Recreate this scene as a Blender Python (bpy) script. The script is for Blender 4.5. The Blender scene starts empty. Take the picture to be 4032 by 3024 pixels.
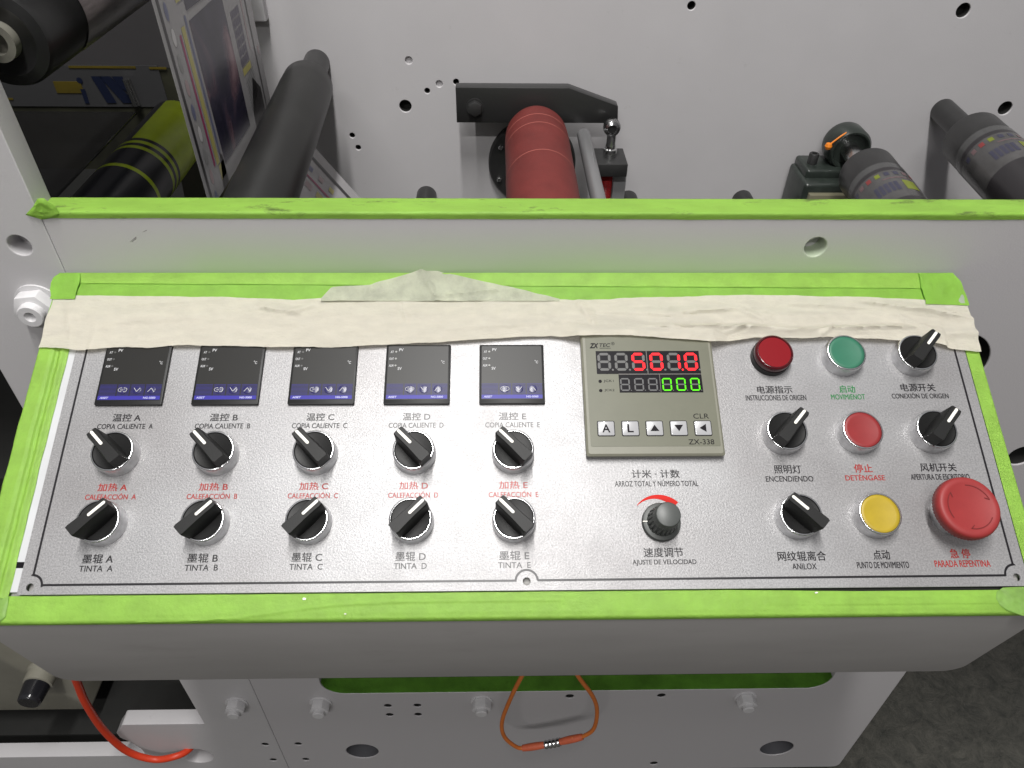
import bpy, bmesh, math, random
from mathutils import Vector, Matrix, noise

random.seed(7)
S = 0.001                      # everything below is written in millimetres
SC = bpy.context.scene
COL = SC.collection
ALPHA = math.radians(25.965)   # slope of the control panel
YW, YB = 217.6, 700.0          # front frame face, rear plate face

# ------------------------------------------------------------------ camera
cam_d = bpy.data.cameras.new('camera')
cam_d.sensor_width = 36.0
cam_d.lens = 26.0
cam_d.clip_start = 0.02
cam_d.clip_end = 50.0
cam = bpy.data.objects.new('camera', cam_d)
COL.objects.link(cam)
_th, _ps, _ro = math.radians(41.00291), math.radians(-1.59634), math.radians(0.87195)
_B = Matrix(((1, 0, 0), (0, 0, -1), (0, 1, 0)))
_c, _s = math.cos(_ps), math.sin(_ps)
_Ry = Matrix(((_c, _s, 0), (-_s, _c, 0), (0, 0, 1)))
_c, _s = math.cos(_th), math.sin(_th)
_Rp = Matrix(((1, 0, 0), (0, _c, -_s), (0, _s, _c)))
_c, _s = math.cos(_ro), math.sin(_ro)
_Rr = Matrix(((_c, -_s, 0), (_s, _c, 0), (0, 0, 1)))
_R = _Rr @ _Rp @ _B @ _Ry
_T = _R.transposed()
_m = (_T @ Matrix(((1, 0, 0), (0, -1, 0), (0, 0, -1)))).to_4x4()
_m.translation = Vector((-22.065, -278.70, 423.06)) * S
cam.matrix_world = _m
SC.camera = cam

# ------------------------------------------------------------------ world, lamps, exposure
world = bpy.data.worlds.new('World')
SC.world = world
world.use_nodes = True
wn = world.node_tree
bg = wn.nodes['Background']
tc = wn.nodes.new('ShaderNodeTexCoord')
sep = wn.nodes.new('ShaderNodeSeparateXYZ')
wr = wn.nodes.new('ShaderNodeValToRGB')
mp = wn.nodes.new('ShaderNodeMapRange')
mp.inputs['From Min'].default_value = -1.0
mp.inputs['From Max'].default_value = 1.0
wn.links.new(tc.outputs['Generated'], sep.inputs[0])
wn.links.new(sep.outputs['Z'], mp.inputs['Value'])
wn.links.new(mp.outputs[0], wr.inputs[0])
el = wr.color_ramp.elements
el[0].position, el[0].color = 0.0, (0.10, 0.10, 0.10, 1)
el[1].position, el[1].color = 1.0, (0.62, 0.62, 0.64, 1)
e = el.new(0.5); e.color = (0.24, 0.235, 0.23, 1)
wn.links.new(wr.outputs[0], bg.inputs['Color'])
bg.inputs['Strength'].default_value = 0.54


def area(name, loc, target, sx, sy, watts, col=(1, 0.985, 0.96)):
    d = bpy.data.lights.new(name, 'AREA')
    d.shape = 'RECTANGLE'
    d.size, d.size_y = sx * S, sy * S
    d.energy = watts
    d.color = col
    o = bpy.data.objects.new(name, d)
    COL.objects.link(o)
    o.location = Vector(loc) * S
    o['kind'] = 'helper'
    v = (Vector(target) - Vector(loc)).normalized()
    o.rotation_euler = v.to_track_quat('-Z', 'Y').to_euler()
    return o


area('ceiling_tube_lamp', (-95, -260, 2050), (-95, -259, 0), 90, 1250, 61)
area('ceiling_tube_lamp', (-500, -2300, 2350), (-500, -1900, 0), 1250, 90, 43)  # added fill light for the upright faces, no known tube there

SC.view_settings.view_transform = 'Standard'
SC.view_settings.look = 'None'
SC.view_settings.exposure = -0.07
SC.view_settings.gamma = 1.0
SC.view_settings.use_curve_mapping = False
SC.render.engine = 'CYCLES'
SC.cycles.max_bounces = 8


# ------------------------------------------------------------------ materials
def mat(name, col, rough=0.5, metal=0.0, var=0.0, vscale=60.0, bump=0.0, bscale=400.0,
        spec=0.5, emit=None, estr=0.0, alpha=1.0, trans=0.0, dirt=None, dscale=120.0, damt=0.5,
        coat=0.0, stretch=None, dpos=(0.60, 0.74)):
    m = bpy.data.materials.new(name)
    m.use_nodes = True
    nt = m.node_tree
    b = nt.nodes['Principled BSDF']
    c4 = (*col, 1.0)
    b.inputs['Base Color'].default_value = c4
    b.inputs['Roughness'].default_value = rough
    b.inputs['Metallic'].default_value = metal
    b.inputs['Specular IOR Level'].default_value = spec
    b.inputs['Alpha'].default_value = alpha
    b.inputs['Transmission Weight'].default_value = trans
    b.inputs['Coat Weight'].default_value = coat
    if emit:
        b.inputs['Emission Color'].default_value = (*emit, 1)
        b.inputs['Emission Strength'].default_value = estr
    src = None
    if var or bump or dirt:
        t = nt.nodes.new('ShaderNodeTexCoord')
        src = t.outputs['Object']
        if stretch:
            mpn = nt.nodes.new('ShaderNodeMapping')
            mpn.inputs['Scale'].default_value = stretch
            nt.links.new(src, mpn.inputs['Vector'])
            src = mpn.outputs[0]
    last = None
    if var:
        n = nt.nodes.new('ShaderNodeTexNoise')
        n.inputs['Scale'].default_value = vscale
        n.inputs['Detail'].default_value = 5
        n.inputs['Roughness'].default_value = 0.6
        nt.links.new(src, n.inputs['Vector'])
        r = nt.nodes.new('ShaderNodeValToRGB')
        r.color_ramp.elements[0].position = 0.3
        r.color_ramp.elements[1].position = 0.7
        r.color_ramp.elements[0].color = (*[max(0, x * (1 - var)) for x in col], 1)
        r.color_ramp.elements[1].color = (*[min(1, x * (1 + var)) for x in col], 1)
        nt.links.new(n.outputs['Fac'], r.inputs[0])
        last = r.outputs[0]
    if dirt:
        n = nt.nodes.new('ShaderNodeTexNoise')
        n.inputs['Scale'].default_value = dscale
        n.inputs['Detail'].default_value = 8
        n.inputs['Roughness'].default_value = 0.7
        nt.links.new(src, n.inputs['Vector'])
        r = nt.nodes.new('ShaderNodeValToRGB')
        r.color_ramp.elements[0].position = dpos[0]
        r.color_ramp.elements[1].position = dpos[1]
        r.color_ramp.elements[0].color = (0, 0, 0, 1)
        r.color_ramp.elements[1].color = (damt, damt, damt, 1)
        nt.links.new(n.outputs['Fac'], r.inputs[0])
        mx = nt.nodes.new('ShaderNodeMix')
        mx.data_type = 'RGBA'
        nt.links.new(r.outputs[0], mx.inputs['Factor'])
        if last:
            nt.links.new(last, mx.inputs[6])
        else:
            mx.inputs[6].default_value = c4
        mx.inputs[7].default_value = (*dirt, 1)
        last = mx.outputs[2]
    if last:
        nt.links.new(last, b.inputs['Base Color'])
    if bump:
        n = nt.nodes.new('ShaderNodeTexNoise')
        n.inputs['Scale'].default_value = bscale
        n.inputs['Detail'].default_value = 3
        nt.links.new(src, n.inputs['Vector'])
        bp = nt.nodes.new('ShaderNodeBump')
        bp.inputs['Strength'].default_value = bump
        bp.inputs['Distance'].default_value = 0.001
        nt.links.new(n.outputs['Fac'], bp.inputs['Height'])
        nt.links.new(bp.outputs[0], b.inputs['Normal'])
    return m


M = {}
M['paint'] = mat('grey_machine_paint', (0.515, 0.502, 0.512), 0.40, var=0.025, vscale=10, bump=0.12, bscale=600, dirt=(0.33, 0.32, 0.31), dscale=55, damt=0.30, dpos=(0.64, 0.72))
M['paint_box'] = mat('grey_box_paint', (0.300, 0.288, 0.282), 0.45, var=0.06, vscale=12, bump=0.12, bscale=600, dirt=(0.20, 0.185, 0.175), dscale=14, damt=0.4, dpos=(0.58, 0.72), stretch=(0.5, 1, 1.6))
M['paint_white'] = mat('white_bolt_paint', (0.62, 0.61, 0.62), 0.40, var=0.05, vscale=90, bump=0.1, bscale=300)
M['green'] = mat('green_painted_tape', (0.385, 0.655, 0.105), 0.55, var=0.10, vscale=55, bump=0.35, bscale=330)
M['green_dirty'] = mat('green_scuffed_tape', (0.385, 0.655, 0.105), 0.55, var=0.10, vscale=50, bump=0.40, bscale=330,
                       dirt=(0.10, 0.13, 0.045), dscale=70, damt=0.8, dpos=(0.57, 0.66), stretch=(0.35, 1, 1))
M['green_b'] = mat('green_second_layer_tape', (0.320, 0.605, 0.082), 0.55, var=0.10, vscale=60, bump=0.3, bscale=260)
M['green_thin'] = mat('thinly_sprayed_tape', (0.33, 0.56, 0.13), 0.5, var=0.15, vscale=90, bump=0.5, bscale=160)
M['masking'] = mat('cream_masking_tape', (0.765, 0.73, 0.635), 0.80, var=0.05, vscale=70, bump=0.35, bscale=260,
                   dirt=(0.50, 0.49, 0.36), dscale=14, damt=0.35, stretch=(1, 2.2, 1))
M['masking_old'] = mat('greyed_masking_tape', (0.60, 0.615, 0.49), 0.7, var=0.18, vscale=60, bump=0.6, bscale=220)
M['masking_pale'] = mat('pale_green_tape_end', (0.52, 0.58, 0.46), 0.7, var=0.06, vscale=90, bump=0.4, bscale=300)
M['ink'] = mat('black_print', (0.006, 0.005, 0.007), 0.5, spec=0.12)
M['ink_plate'] = mat('black_plate_print', (0.006, 0.005, 0.007), 0.38, spec=0.5)
M['ink_red'] = mat('red_print', (0.30, 0.016, 0.012), 0.40, spec=0.4)
M['ink_green'] = mat('green_print', (0.022, 0.17, 0.05), 0.5, spec=0.12)
M['ink_arc'] = mat('scarlet_print', (0.50, 0.018, 0.012), 0.5, spec=0.12)
M['chrome'] = mat('satin_chrome', (0.72, 0.72, 0.73), 0.20, 1.0, var=0.10, vscale=240, bump=0.06, bscale=900)
M['chrome_dull'] = mat('cast_zinc', (0.60, 0.60, 0.61), 0.33, 1.0, var=0.14, vscale=260, bump=0.16, bscale=900)
M['black'] = mat('black_plastic', (0.009, 0.009, 0.009), 0.42, spec=0.22, var=0.1, vscale=300, bump=0.06, bscale=1500)
M['black_soft'] = mat('matt_black_plastic', (0.011, 0.011, 0.011), 0.5, spec=0.28, bump=0.08, bscale=1200)
M['white_line'] = mat('white_pointer_paint', (0.78, 0.76, 0.70), 0.5)
M['btn_green'] = mat('green_button_plastic', (0.026, 0.140, 0.082), 0.48, var=0.05, vscale=120)
M['btn_red'] = mat('red_button_plastic', (0.225, 0.018, 0.019), 0.48, var=0.05, vscale=120)
M['btn_yellow'] = mat('yellow_button_plastic', (0.37, 0.265, 0.014), 0.48, var=0.06, vscale=120, dirt=(0.35, 0.25, 0.03), dscale=90, damt=0.35)
M['lens'] = mat('dark_red_lens', (0.19, 0.003, 0.007), 0.3, spec=0.3, coat=0.3)
M['lens_side'] = mat('dark_red_lens_side', (0.06, 0.003, 0.006), 0.15, coat=0.4)
M['stop_red'] = mat('stop_red_plastic', (0.255, 0.026, 0.026), 0.52, spec=0.4, var=0.05, vscale=120)
M['stop_dark'] = mat('stop_red_engraving', (0.14, 0.008, 0.008), 0.5)
M['dial_grey'] = mat('dark_grey_plastic', (0.045, 0.049, 0.046), 0.45, var=0.06, vscale=200)
M['dial_cap'] = mat('grey_dial_cap', (0.068, 0.073, 0.070), 0.42, var=0.05, vscale=200)
M['bezel_beige'] = mat('olive_beige_plastic', (0.172, 0.169, 0.130), 0.45, var=0.04, vscale=90, bump=0.05, bscale=900)
M['sticker'] = mat('olive_film_overlay', (0.126, 0.127, 0.092), 0.42, spec=0.35, var=0.04, vscale=70)
M['screen'] = mat('dark_display_window', (0.012, 0.011, 0.013), 0.25, spec=0.15)
M['seg_off'] = mat('unlit_segment', (0.080, 0.079, 0.076), 0.5)
M['seg_off_dim'] = mat('unlit_small_segment', (0.075, 0.075, 0.075), 0.5)
M['seg_red'] = mat('lit_red_segment', (0.08, 0.005, 0.005), 0.5, spec=0.1, emit=(1.0, 0.022, 0.030), estr=2.1)
M['seg_green'] = mat('lit_green_segment', (0.02, 0.08, 0.005), 0.5, spec=0.1, emit=(0.12, 0.95, 0.006), estr=1.35)
M['key'] = mat('pale_membrane_key', (0.34, 0.34, 0.35), 0.30, coat=0.2)
M['ctl_frame'] = mat('controller_black_frame', (0.010, 0.010, 0.010), 0.45, spec=0.3)
M['ctl_face'] = mat('controller_smoked_face', (0.0165, 0.016, 0.015), 0.40, spec=0.26)
M['ctl_band'] = mat('controller_blue_strip', (0.038, 0.033, 0.27), 0.4, spec=0.2)
M['ctl_stripe'] = mat('controller_blue_lines', (0.030, 0.027, 0.135), 0.4, spec=0.2)
M['ctl_key'] = mat('controller_navy_key', (0.017, 0.015, 0.075), 0.35)
M['ctl_key_dark'] = mat('controller_key_disc', (0.016, 0.014, 0.085), 0.3)
M['ctl_text'] = mat('pale_grey_print', (0.42, 0.42, 0.43), 0.5)
M['ctl_text_blue'] = mat('pale_blue_print', (0.38, 0.38, 0.62), 0.5)
M['ctl_led'] = mat('dull_indicator', (0.20, 0.20, 0.19), 0.4)
M['ctl_led_dark'] = mat('dark_indicator', (0.065, 0.065, 0.063), 0.4)
M['steel_white'] = mat('bare_white_flange', (0.50, 0.505, 0.52), 0.4, var=0.06, vscale=30)
M['dark'] = mat('blackened_steel', (0.022, 0.022, 0.022), 0.5, var=0.15, vscale=60)
M['dark_top'] = mat('charcoal_roller_coating', (0.019, 0.019, 0.019), 0.36, var=0.20, vscale=40, bump=0.05, bscale=500)
M['roller_black'] = mat('matt_black_roller', (0.0125, 0.0125, 0.012), 0.38, var=0.25, vscale=18, spec=0.35)
M['roller_red'] = mat('dusty_red_rubber', (0.132, 0.020, 0.017), 0.62, spec=0.3, var=0.14, vscale=30, bump=0.1, bscale=500)
M['roller_line'] = mat('paler_rubber_line', (0.30, 0.085, 0.07), 0.7, spec=0.25)
M['steel'] = mat('dull_steel', (0.33, 0.33, 0.34), 0.35, 1.0, var=0.15, vscale=120)
M['steel_b'] = mat('bright_steel', (0.62, 0.62, 0.62), 0.22, 1.0)
M['spring'] = mat('red_spring', (0.36, 0.01, 0.01), 0.4)
M['alu'] = mat('grey_bar', (0.30, 0.30, 0.31), 0.5)
M['hose'] = mat('vermilion_hose', (0.62, 0.045, 0.012), 0.42)
M['cable'] = mat('orange_cable', (0.64, 0.175, 0.032), 0.5, var=0.08, vscale=90)
M['cable_sleeve'] = mat('red_orange_sleeve', (0.60, 0.125, 0.055), 0.55, var=0.12, vscale=120)
M['beige_box'] = mat('beige_grey_housing', (0.23, 0.22, 0.18), 0.5, var=0.08, vscale=25)
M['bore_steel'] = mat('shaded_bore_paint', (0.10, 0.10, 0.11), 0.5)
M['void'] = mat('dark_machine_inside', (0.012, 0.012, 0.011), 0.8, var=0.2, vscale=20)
M['orange'] = mat('orange_plug', (0.70, 0.20, 0.01), 0.4)
M['neon'] = mat('neon_yellow_print', (0.56, 0.72, 0.016), 0.35, var=0.12, vscale=30)
M['navy'] = mat('dark_navy_print', (0.012, 0.013, 0.02), 0.3)


def plate_material():
    m = bpy.data.materials.new('satin_aluminium')
    m.use_nodes = True
    nt = m.node_tree
    b = nt.nodes['Principled BSDF']
    b.inputs['Metallic'].default_value = 0.32
    b.inputs['Roughness'].default_value = 0.36
    b.inputs['Specular IOR Level'].default_value = 0.35
    t = nt.nodes.new('ShaderNodeTexCoord')
    n = nt.nodes.new('ShaderNodeTexNoise')
    n.inputs['Scale'].default_value = 800
    n.inputs['Detail'].default_value = 4
    n.inputs['Roughness'].default_value = 0.7
    nt.links.new(t.outputs['Object'], n.inputs['Vector'])
    r = nt.nodes.new('ShaderNodeValToRGB')
    r.color_ramp.elements[0].position = 0.32
    r.color_ramp.elements[0].color = (0.235, 0.233, 0.238, 1)
    r.color_ramp.elements[1].position = 0.68
    r.color_ramp.elements[1].color = (0.375, 0.371, 0.376, 1)
    nt.links.new(n.outputs['Fac'], r.inputs[0])
    n2 = nt.nodes.new('ShaderNodeTexNoise')
    n2.inputs['Scale'].default_value = 9
    n2.inputs['Detail'].default_value = 6
    nt.links.new(t.outputs['Object'], n2.inputs['Vector'])
    r2 = nt.nodes.new('ShaderNodeValToRGB')
    r2.color_ramp.elements[0].color = (0.86, 0.845, 0.84, 1)
    r2.color_ramp.elements[1].color = (1.0, 1.0, 1.0, 1)
    r2.color_ramp.elements[0].position = 0.35
    r2.color_ramp.elements[1].position = 0.6
    nt.links.new(n2.outputs['Fac'], r2.inputs[0])
    mx = nt.nodes.new('ShaderNodeMix')
    mx.data_type = 'RGBA'
    mx.blend_type = 'MULTIPLY'
    mx.inputs['Factor'].default_value = 1.0
    nt.links.new(r.outputs[0], mx.inputs[6])
    nt.links.new(r2.outputs[0], mx.inputs[7])
    nt.links.new(mx.outputs[2], b.inputs['Base Color'])
    n3 = nt.nodes.new('ShaderNodeTexNoise')       # handling smudges: only the gloss changes
    n3.inputs['Scale'].default_value = 26
    n3.inputs['Detail'].default_value = 7
    n3.inputs['Roughness'].default_value = 0.65
    n3.inputs['Distortion'].default_value = 0.8
    nt.links.new(t.outputs['Object'], n3.inputs['Vector'])
    rr = nt.nodes.new('ShaderNodeMapRange')
    rr.inputs['From Min'].default_value = 0.35
    rr.inputs['From Max'].default_value = 0.68
    rr.inputs['To Min'].default_value = 0.33
    rr.inputs['To Max'].default_value = 0.42
    nt.links.new(n3.outputs['Fac'], rr.inputs['Value'])
    nt.links.new(rr.outputs[0], b.inputs['Roughness'])
    bp = nt.nodes.new('ShaderNodeBump')
    bp.inputs['Strength'].default_value = 0.42
    bp.inputs['Distance'].default_value = 0.0005
    nt.links.new(n.outputs['Fac'], bp.inputs['Height'])
    nt.links.new(bp.outputs[0], b.inputs['Normal'])
    return m


M['plate'] = plate_material()


def wall_green_fade():
    # painted steel, its colour turning greener down towards the console ledge
    m = mat('oversprayed_grey_paint', (0.515, 0.492, 0.510), 0.42, bump=0.12, bscale=600)
    nt = m.node_tree
    b = nt.nodes['Principled BSDF']
    t = nt.nodes.new('ShaderNodeTexCoord')
    s = nt.nodes.new('ShaderNodeSeparateXYZ')
    nt.links.new(t.outputs['Object'], s.inputs[0])
    n = nt.nodes.new('ShaderNodeTexNoise')
    n.inputs['Scale'].default_value = 9
    n.inputs['Detail'].default_value = 4
    nt.links.new(t.outputs['Object'], n.inputs['Vector'])
    # height above tape (m) -> fade
    mr = nt.nodes.new('ShaderNodeMapRange')
    mr.inputs['From Min'].default_value = 0.150
    mr.inputs['From Max'].default_value = 0.104
    nt.links.new(s.outputs['Y'], mr.inputs['Value'])
    mul = nt.nodes.new('ShaderNodeMath'); mul.operation = 'POWER'
    mul.inputs[1].default_value = 1.15
    nt.links.new(mr.outputs[0], mul.inputs[0])
    xr = nt.nodes.new('ShaderNodeMapRange')          # fades out towards the box ends
    xr.inputs['From Min'].default_value = 0.352
    xr.inputs['From Max'].default_value = 0.250
    ab = nt.nodes.new('ShaderNodeMath'); ab.operation = 'ABSOLUTE'
    nt.links.new(s.outputs['X'], ab.inputs[0])
    nt.links.new(ab.outputs[0], xr.inputs['Value'])
    m1 = nt.nodes.new('ShaderNodeMath'); m1.operation = 'MULTIPLY'
    nt.links.new(mul.outputs[0], m1.inputs[0])
    nt.links.new(xr.outputs[0], m1.inputs[1])
    lo = nt.nodes.new('ShaderNodeMath'); lo.operation = 'GREATER_THAN'
    lo.inputs[1].default_value = 0.0
    nt.links.new(s.outputs['Y'], lo.inputs[0])
    m2 = nt.nodes.new('ShaderNodeMath'); m2.operation = 'MULTIPLY'
    nt.links.new(m1.outputs[0], m2.inputs[0])
    nt.links.new(lo.outputs[0], m2.inputs[1])
    nm = nt.nodes.new('ShaderNodeMapRange')
    nm.inputs['To Min'].default_value = 0.40
    nm.inputs['To Max'].default_value = 1.0
    nt.links.new(n.outputs['Fac'], nm.inputs['Value'])
    m3 = nt.nodes.new('ShaderNodeMath'); m3.operation = 'MULTIPLY'
    nt.links.new(m2.outputs[0], m3.inputs[0])
    nt.links.new(nm.outputs[0], m3.inputs[1])
    mx = nt.nodes.new('ShaderNodeMix'); mx.data_type = 'RGBA'
    nt.links.new(m3.outputs[0], mx.inputs['Factor'])
    mx.inputs[6].default_value = (0.505, 0.488, 0.500, 1)
    mx.inputs[7].default_value = (0.36, 0.57, 0.20, 1)
    nt.links.new(mx.outputs[2], b.inputs['Base Color'])
    return m


M['overspray'] = wall_green_fade()


def concrete():
    m = bpy.data.materials.new('dark_concrete')
    m.use_nodes = True
    nt = m.node_tree
    b = nt.nodes['Principled BSDF']
    b.inputs['Roughness'].default_value = 0.55
    t = nt.nodes.new('ShaderNodeTexCoord')
    n = nt.nodes.new('ShaderNodeTexNoise')
    n.inputs['Scale'].default_value = 30
    n.inputs['Detail'].default_value = 15
    n.inputs['Roughness'].default_value = 0.86
    n.inputs['Distortion'].default_value = 0.6
    nt.links.new(t.outputs['Object'], n.inputs['Vector'])
    r = nt.nodes.new('ShaderNodeValToRGB')
    r.color_ramp.elements[0].position = 0.36
    r.color_ramp.elements[0].color = (0.030, 0.032, 0.028, 1)
    r.color_ramp.elements[1].position = 0.74
    r.color_ramp.elements[1].color = (0.185, 0.175, 0.148, 1)
    nt.links.new(n.outputs['Fac'], r.inputs[0])
    nt.links.new(r.outputs[0], b.inputs['Base Color'])
    bp = nt.nodes.new('ShaderNodeBump')
    bp.inputs['Strength'].default_value = 0.7
    bp.inputs['Distance'].default_value = 0.01
    nt.links.new(n.outputs['Fac'], bp.inputs['Height'])
    nt.links.new(bp.outputs[0], b.inputs['Normal'])
    return m


M['concrete'] = concrete()


def photo_print():
    # dark violet picture printed on the film: soft pink and black swirls
    m = bpy.data.materials.new('violet_picture_print')
    m.use_nodes = True
    nt = m.node_tree
    b = nt.nodes['Principled BSDF']
    b.inputs['Roughness'].default_value = 0.22
    t = nt.nodes.new('ShaderNodeTexCoord')
    mp_ = nt.nodes.new('ShaderNodeMapping')
    mp_.inputs['Scale'].default_value = (1, 1.0, 0.55)
    nt.links.new(t.outputs['Object'], mp_.inputs[0])
    n = nt.nodes.new('ShaderNodeTexNoise')
    n.inputs['Scale'].default_value = 16
    n.inputs['Detail'].default_value = 4
    n.inputs['Distortion'].default_value = 1.6
    nt.links.new(mp_.outputs[0], n.inputs['Vector'])
    r = nt.nodes.new('ShaderNodeValToRGB')
    els = r.color_ramp.elements
    els[0].position, els[0].color = 0.30, (0.010, 0.010, 0.022, 1)
    els[1].position, els[1].color = 0.78, (0.34, 0.22, 0.24, 1)
    x = els.new(0.52); x.color = (0.035, 0.030, 0.055, 1)
    x = els.new(0.64); x.color = (0.13, 0.075, 0.095, 1)
    nt.links.new(n.outputs['Fac'], r.inputs[0])
    nt.links.new(r.outputs[0], b.inputs['Base Color'])
    return m


M['photo'] = photo_print()
M['film'] = mat('clear_film_white_ink', (0.36, 0.35, 0.355), 0.22, alpha=0.86)
M['film_clear'] = mat('clear_film', (0.40, 0.40, 0.40), 0.10, alpha=0.45)
M['p_black'] = mat('print_black', (0.02, 0.018, 0.02), 0.3)
M['p_magenta'] = mat('print_magenta', (0.30, 0.03, 0.11), 0.3)
M['p_yellow'] = mat('print_yellow', (0.42, 0.38, 0.12), 0.3)
M['p_blue'] = mat('print_slate_blue', (0.12, 0.13, 0.22), 0.3)
M['p_pink'] = mat('print_dusty_pink', (0.36, 0.27, 0.28), 0.3)
M['p_grey'] = mat('print_grey', (0.24, 0.24, 0.24), 0.3)
M['p_white'] = mat('print_white', (0.52, 0.51, 0.51), 0.3)
M['p_dyellow'] = mat('dull_yellow_mark', (0.15, 0.18, 0.012), 0.3)
M['p_dred'] = mat('dull_red_mark', (0.20, 0.03, 0.03), 0.3)
M['p_dpink'] = mat('dull_pink_mark', (0.13, 0.08, 0.085), 0.3)
M['p_dblue'] = mat('dull_blue_mark', (0.035, 0.035, 0.06), 0.3)
M['p_red'] = mat('print_red', (0.40, 0.05, 0.05), 0.3)


# ------------------------------------------------------------------ mesh helpers
def add_box(bm, x0, x1, y0, y1, z0, z1, bev=0.0, seg=2, mi=0):
    vs = [bm.verts.new((x, y, z)) for x in (x0, x1) for y in (y0, y1) for z in (z0, z1)]
    idx = ((0, 1, 3, 2), (4, 6, 7, 5), (0, 4, 5, 1), (2, 3, 7, 6), (0, 2, 6, 4), (1, 5, 7, 3))
    fs = [bm.faces.new([vs[i] for i in f]) for f in idx]
    for f in fs:
        f.material_index = mi
    if bev:
        es = {ed for f in fs for ed in f.edges}
        r = bmesh.ops.bevel(bm, geom=list(es), offset=bev, segments=seg, profile=0.5, affect='EDGES')
        for f in r['faces']:
            f.material_index = mi
    return vs


def add_lathe(bm, prof, seg=48, origin=(0, 0, 0), axis='Z', mi=0, cap0=True, cap1=True, smooth=True, flute=None):
    """prof: [(radius, height)] along the axis; mi may be a list, one per band."""
    o = Vector(origin)

    def P(r, h, a):
        x, y = r * math.cos(a), r * math.sin(a)
        if axis == 'Z':
            return o + Vector((x, y, h))
        if axis == 'Y':
            return o + Vector((x, h, y))
        return o + Vector((h, x, y))
    rings = []
    for k, (r, h) in enumerate(prof):
        if r < 1e-6:
            rings.append([bm.verts.new(P(0, h, 0))])
        else:
            rings.append([bm.verts.new(P(r * (flute(k, i) if flute else 1), h, 2 * math.pi * i / seg)) for i in range(seg)])
    for k in range(len(rings) - 1):
        a, b = rings[k], rings[k + 1]
        m_ = mi[k] if isinstance(mi, (list, tuple)) else mi
        for i in range(seg):
            j = (i + 1) % seg
            if len(a) == 1 and len(b) == 1:
                continue
            if len(a) == 1:
                f = bm.faces.new((a[0], b[i], b[j]))
            elif len(b) == 1:
                f = bm.faces.new((a[i], b[0], a[j]))
            else:
                f = bm.faces.new((a[i], b[i], b[j], a[j]))
            f.smooth = smooth
            f.material_index = m_
    first = mi[0] if isinstance(mi, (list, tuple)) else mi
    lastm = mi[-1] if isinstance(mi, (list, tuple)) else mi
    if cap0 and len(rings[0]) > 1:
        bm.faces.new(rings[0]).material_index = first
    if cap1 and len(rings[-1]) > 1:
        bm.faces.new(rings[-1]).material_index = lastm


def add_prism(bm, poly, z0, z1, bev=0.0, mi=0, axis='Z'):
    def P(x, y, z):
        return (x, y, z) if axis == 'Z' else ((x, z, y) if axis == 'Y' else (z, x, y))
    lo = [bm.verts.new(P(x, y, z0)) for x, y in poly]
    hi = [bm.verts.new(P(x, y, z1)) for x, y in poly]
    fs = [bm.faces.new(lo), bm.faces.new(hi)]
    n = len(poly)
    for i in range(n):
        j = (i + 1) % n
        fs.append(bm.faces.new((lo[i], lo[j], hi[j], hi[i])))
    for f in fs:
        f.material_index = mi
    if bev:
        es = {ed for f in fs for ed in f.edges}
        r = bmesh.ops.bevel(bm, geom=list(es), offset=bev, segments=2, profile=0.5, affect='EDGES')
        for f in r['faces']:
            f.material_index = mi


def add_flat(bm, poly, z, mi=0):
    f = bm.faces.new([bm.verts.new((x, y, z)) for x, y in poly])
    f.material_index = mi
    return f


def rrect(x0, x1, y0, y1, r, n=5):
    out = []
    for cx, cy, a0 in ((x1 - r, y1 - r, 0), (x0 + r, y1 - r, 90), (x0 + r, y0 + r, 180), (x1 - r, y0 + r, 270)):
        for k in range(n + 1):
            a = math.radians(a0 + 90 * k / n)
            out.append((cx + r * math.cos(a), cy + r * math.sin(a)))
    return out


def circ(cx, cy, r, n=32, ry=None):
    return [(cx + r * math.cos(2 * math.pi * k / n), cy + (ry or r) * math.sin(2 * math.pi * k / n)) for k in range(n)]


def add_tube(bm, pts, rad, seg=14, sub=8, mi=0):
    P = [Vector(p) for p in pts]
    path = []
    for i in range(len(P) - 1):
        p0, p1, p2, p3 = P[max(i - 1, 0)], P[i], P[i + 1], P[min(i + 2, len(P) - 1)]
        for k in range(sub):
            t = k / sub
            path.append(0.5 * ((2 * p1) + (p2 - p0) * t + (2 * p0 - 5 * p1 + 4 * p2 - p3) * t * t + (3 * p1 - p0 - 3 * p2 + p3) * t ** 3))
    path.append(P[-1])
    rings = []
    up = None
    for i, p in enumerate(path):
        d = (path[min(i + 1, len(path) - 1)] - path[max(i - 1, 0)]).normalized()
        if up is None:
            up = d.orthogonal().normalized()
        up = (up - d * up.dot(d)).normalized()
        s = d.cross(up)
        r = rad(i / (len(path) - 1)) if callable(rad) else rad
        rings.append([bm.verts.new(p + (up * math.cos(a) + s * math.sin(a)) * r) for a in [2 * math.pi * k / seg for k in range(seg)]])
    for a, b in zip(rings, rings[1:]):
        for k in range(seg):
            f = bm.faces.new((a[k], a[(k + 1) % seg], b[(k + 1) % seg], b[k]))
            f.smooth = True
            f.material_index = mi
    bm.faces.new(rings[0]).material_index = mi
    bm.faces.new(rings[-1]).material_index = mi


def add_sheet(bm, fn, nu, nv, mi=0, thick=None):
    g = [[bm.verts.new(fn(i / nu, j / nv)) for j in range(nv + 1)] for i in range(nu + 1)]
    for i in range(nu):
        for j in range(nv):
            f = bm.faces.new((g[i][j], g[i + 1][j], g[i + 1][j + 1], g[i][j + 1]))
            f.smooth = True
            f.material_index = mi
    return g


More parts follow.
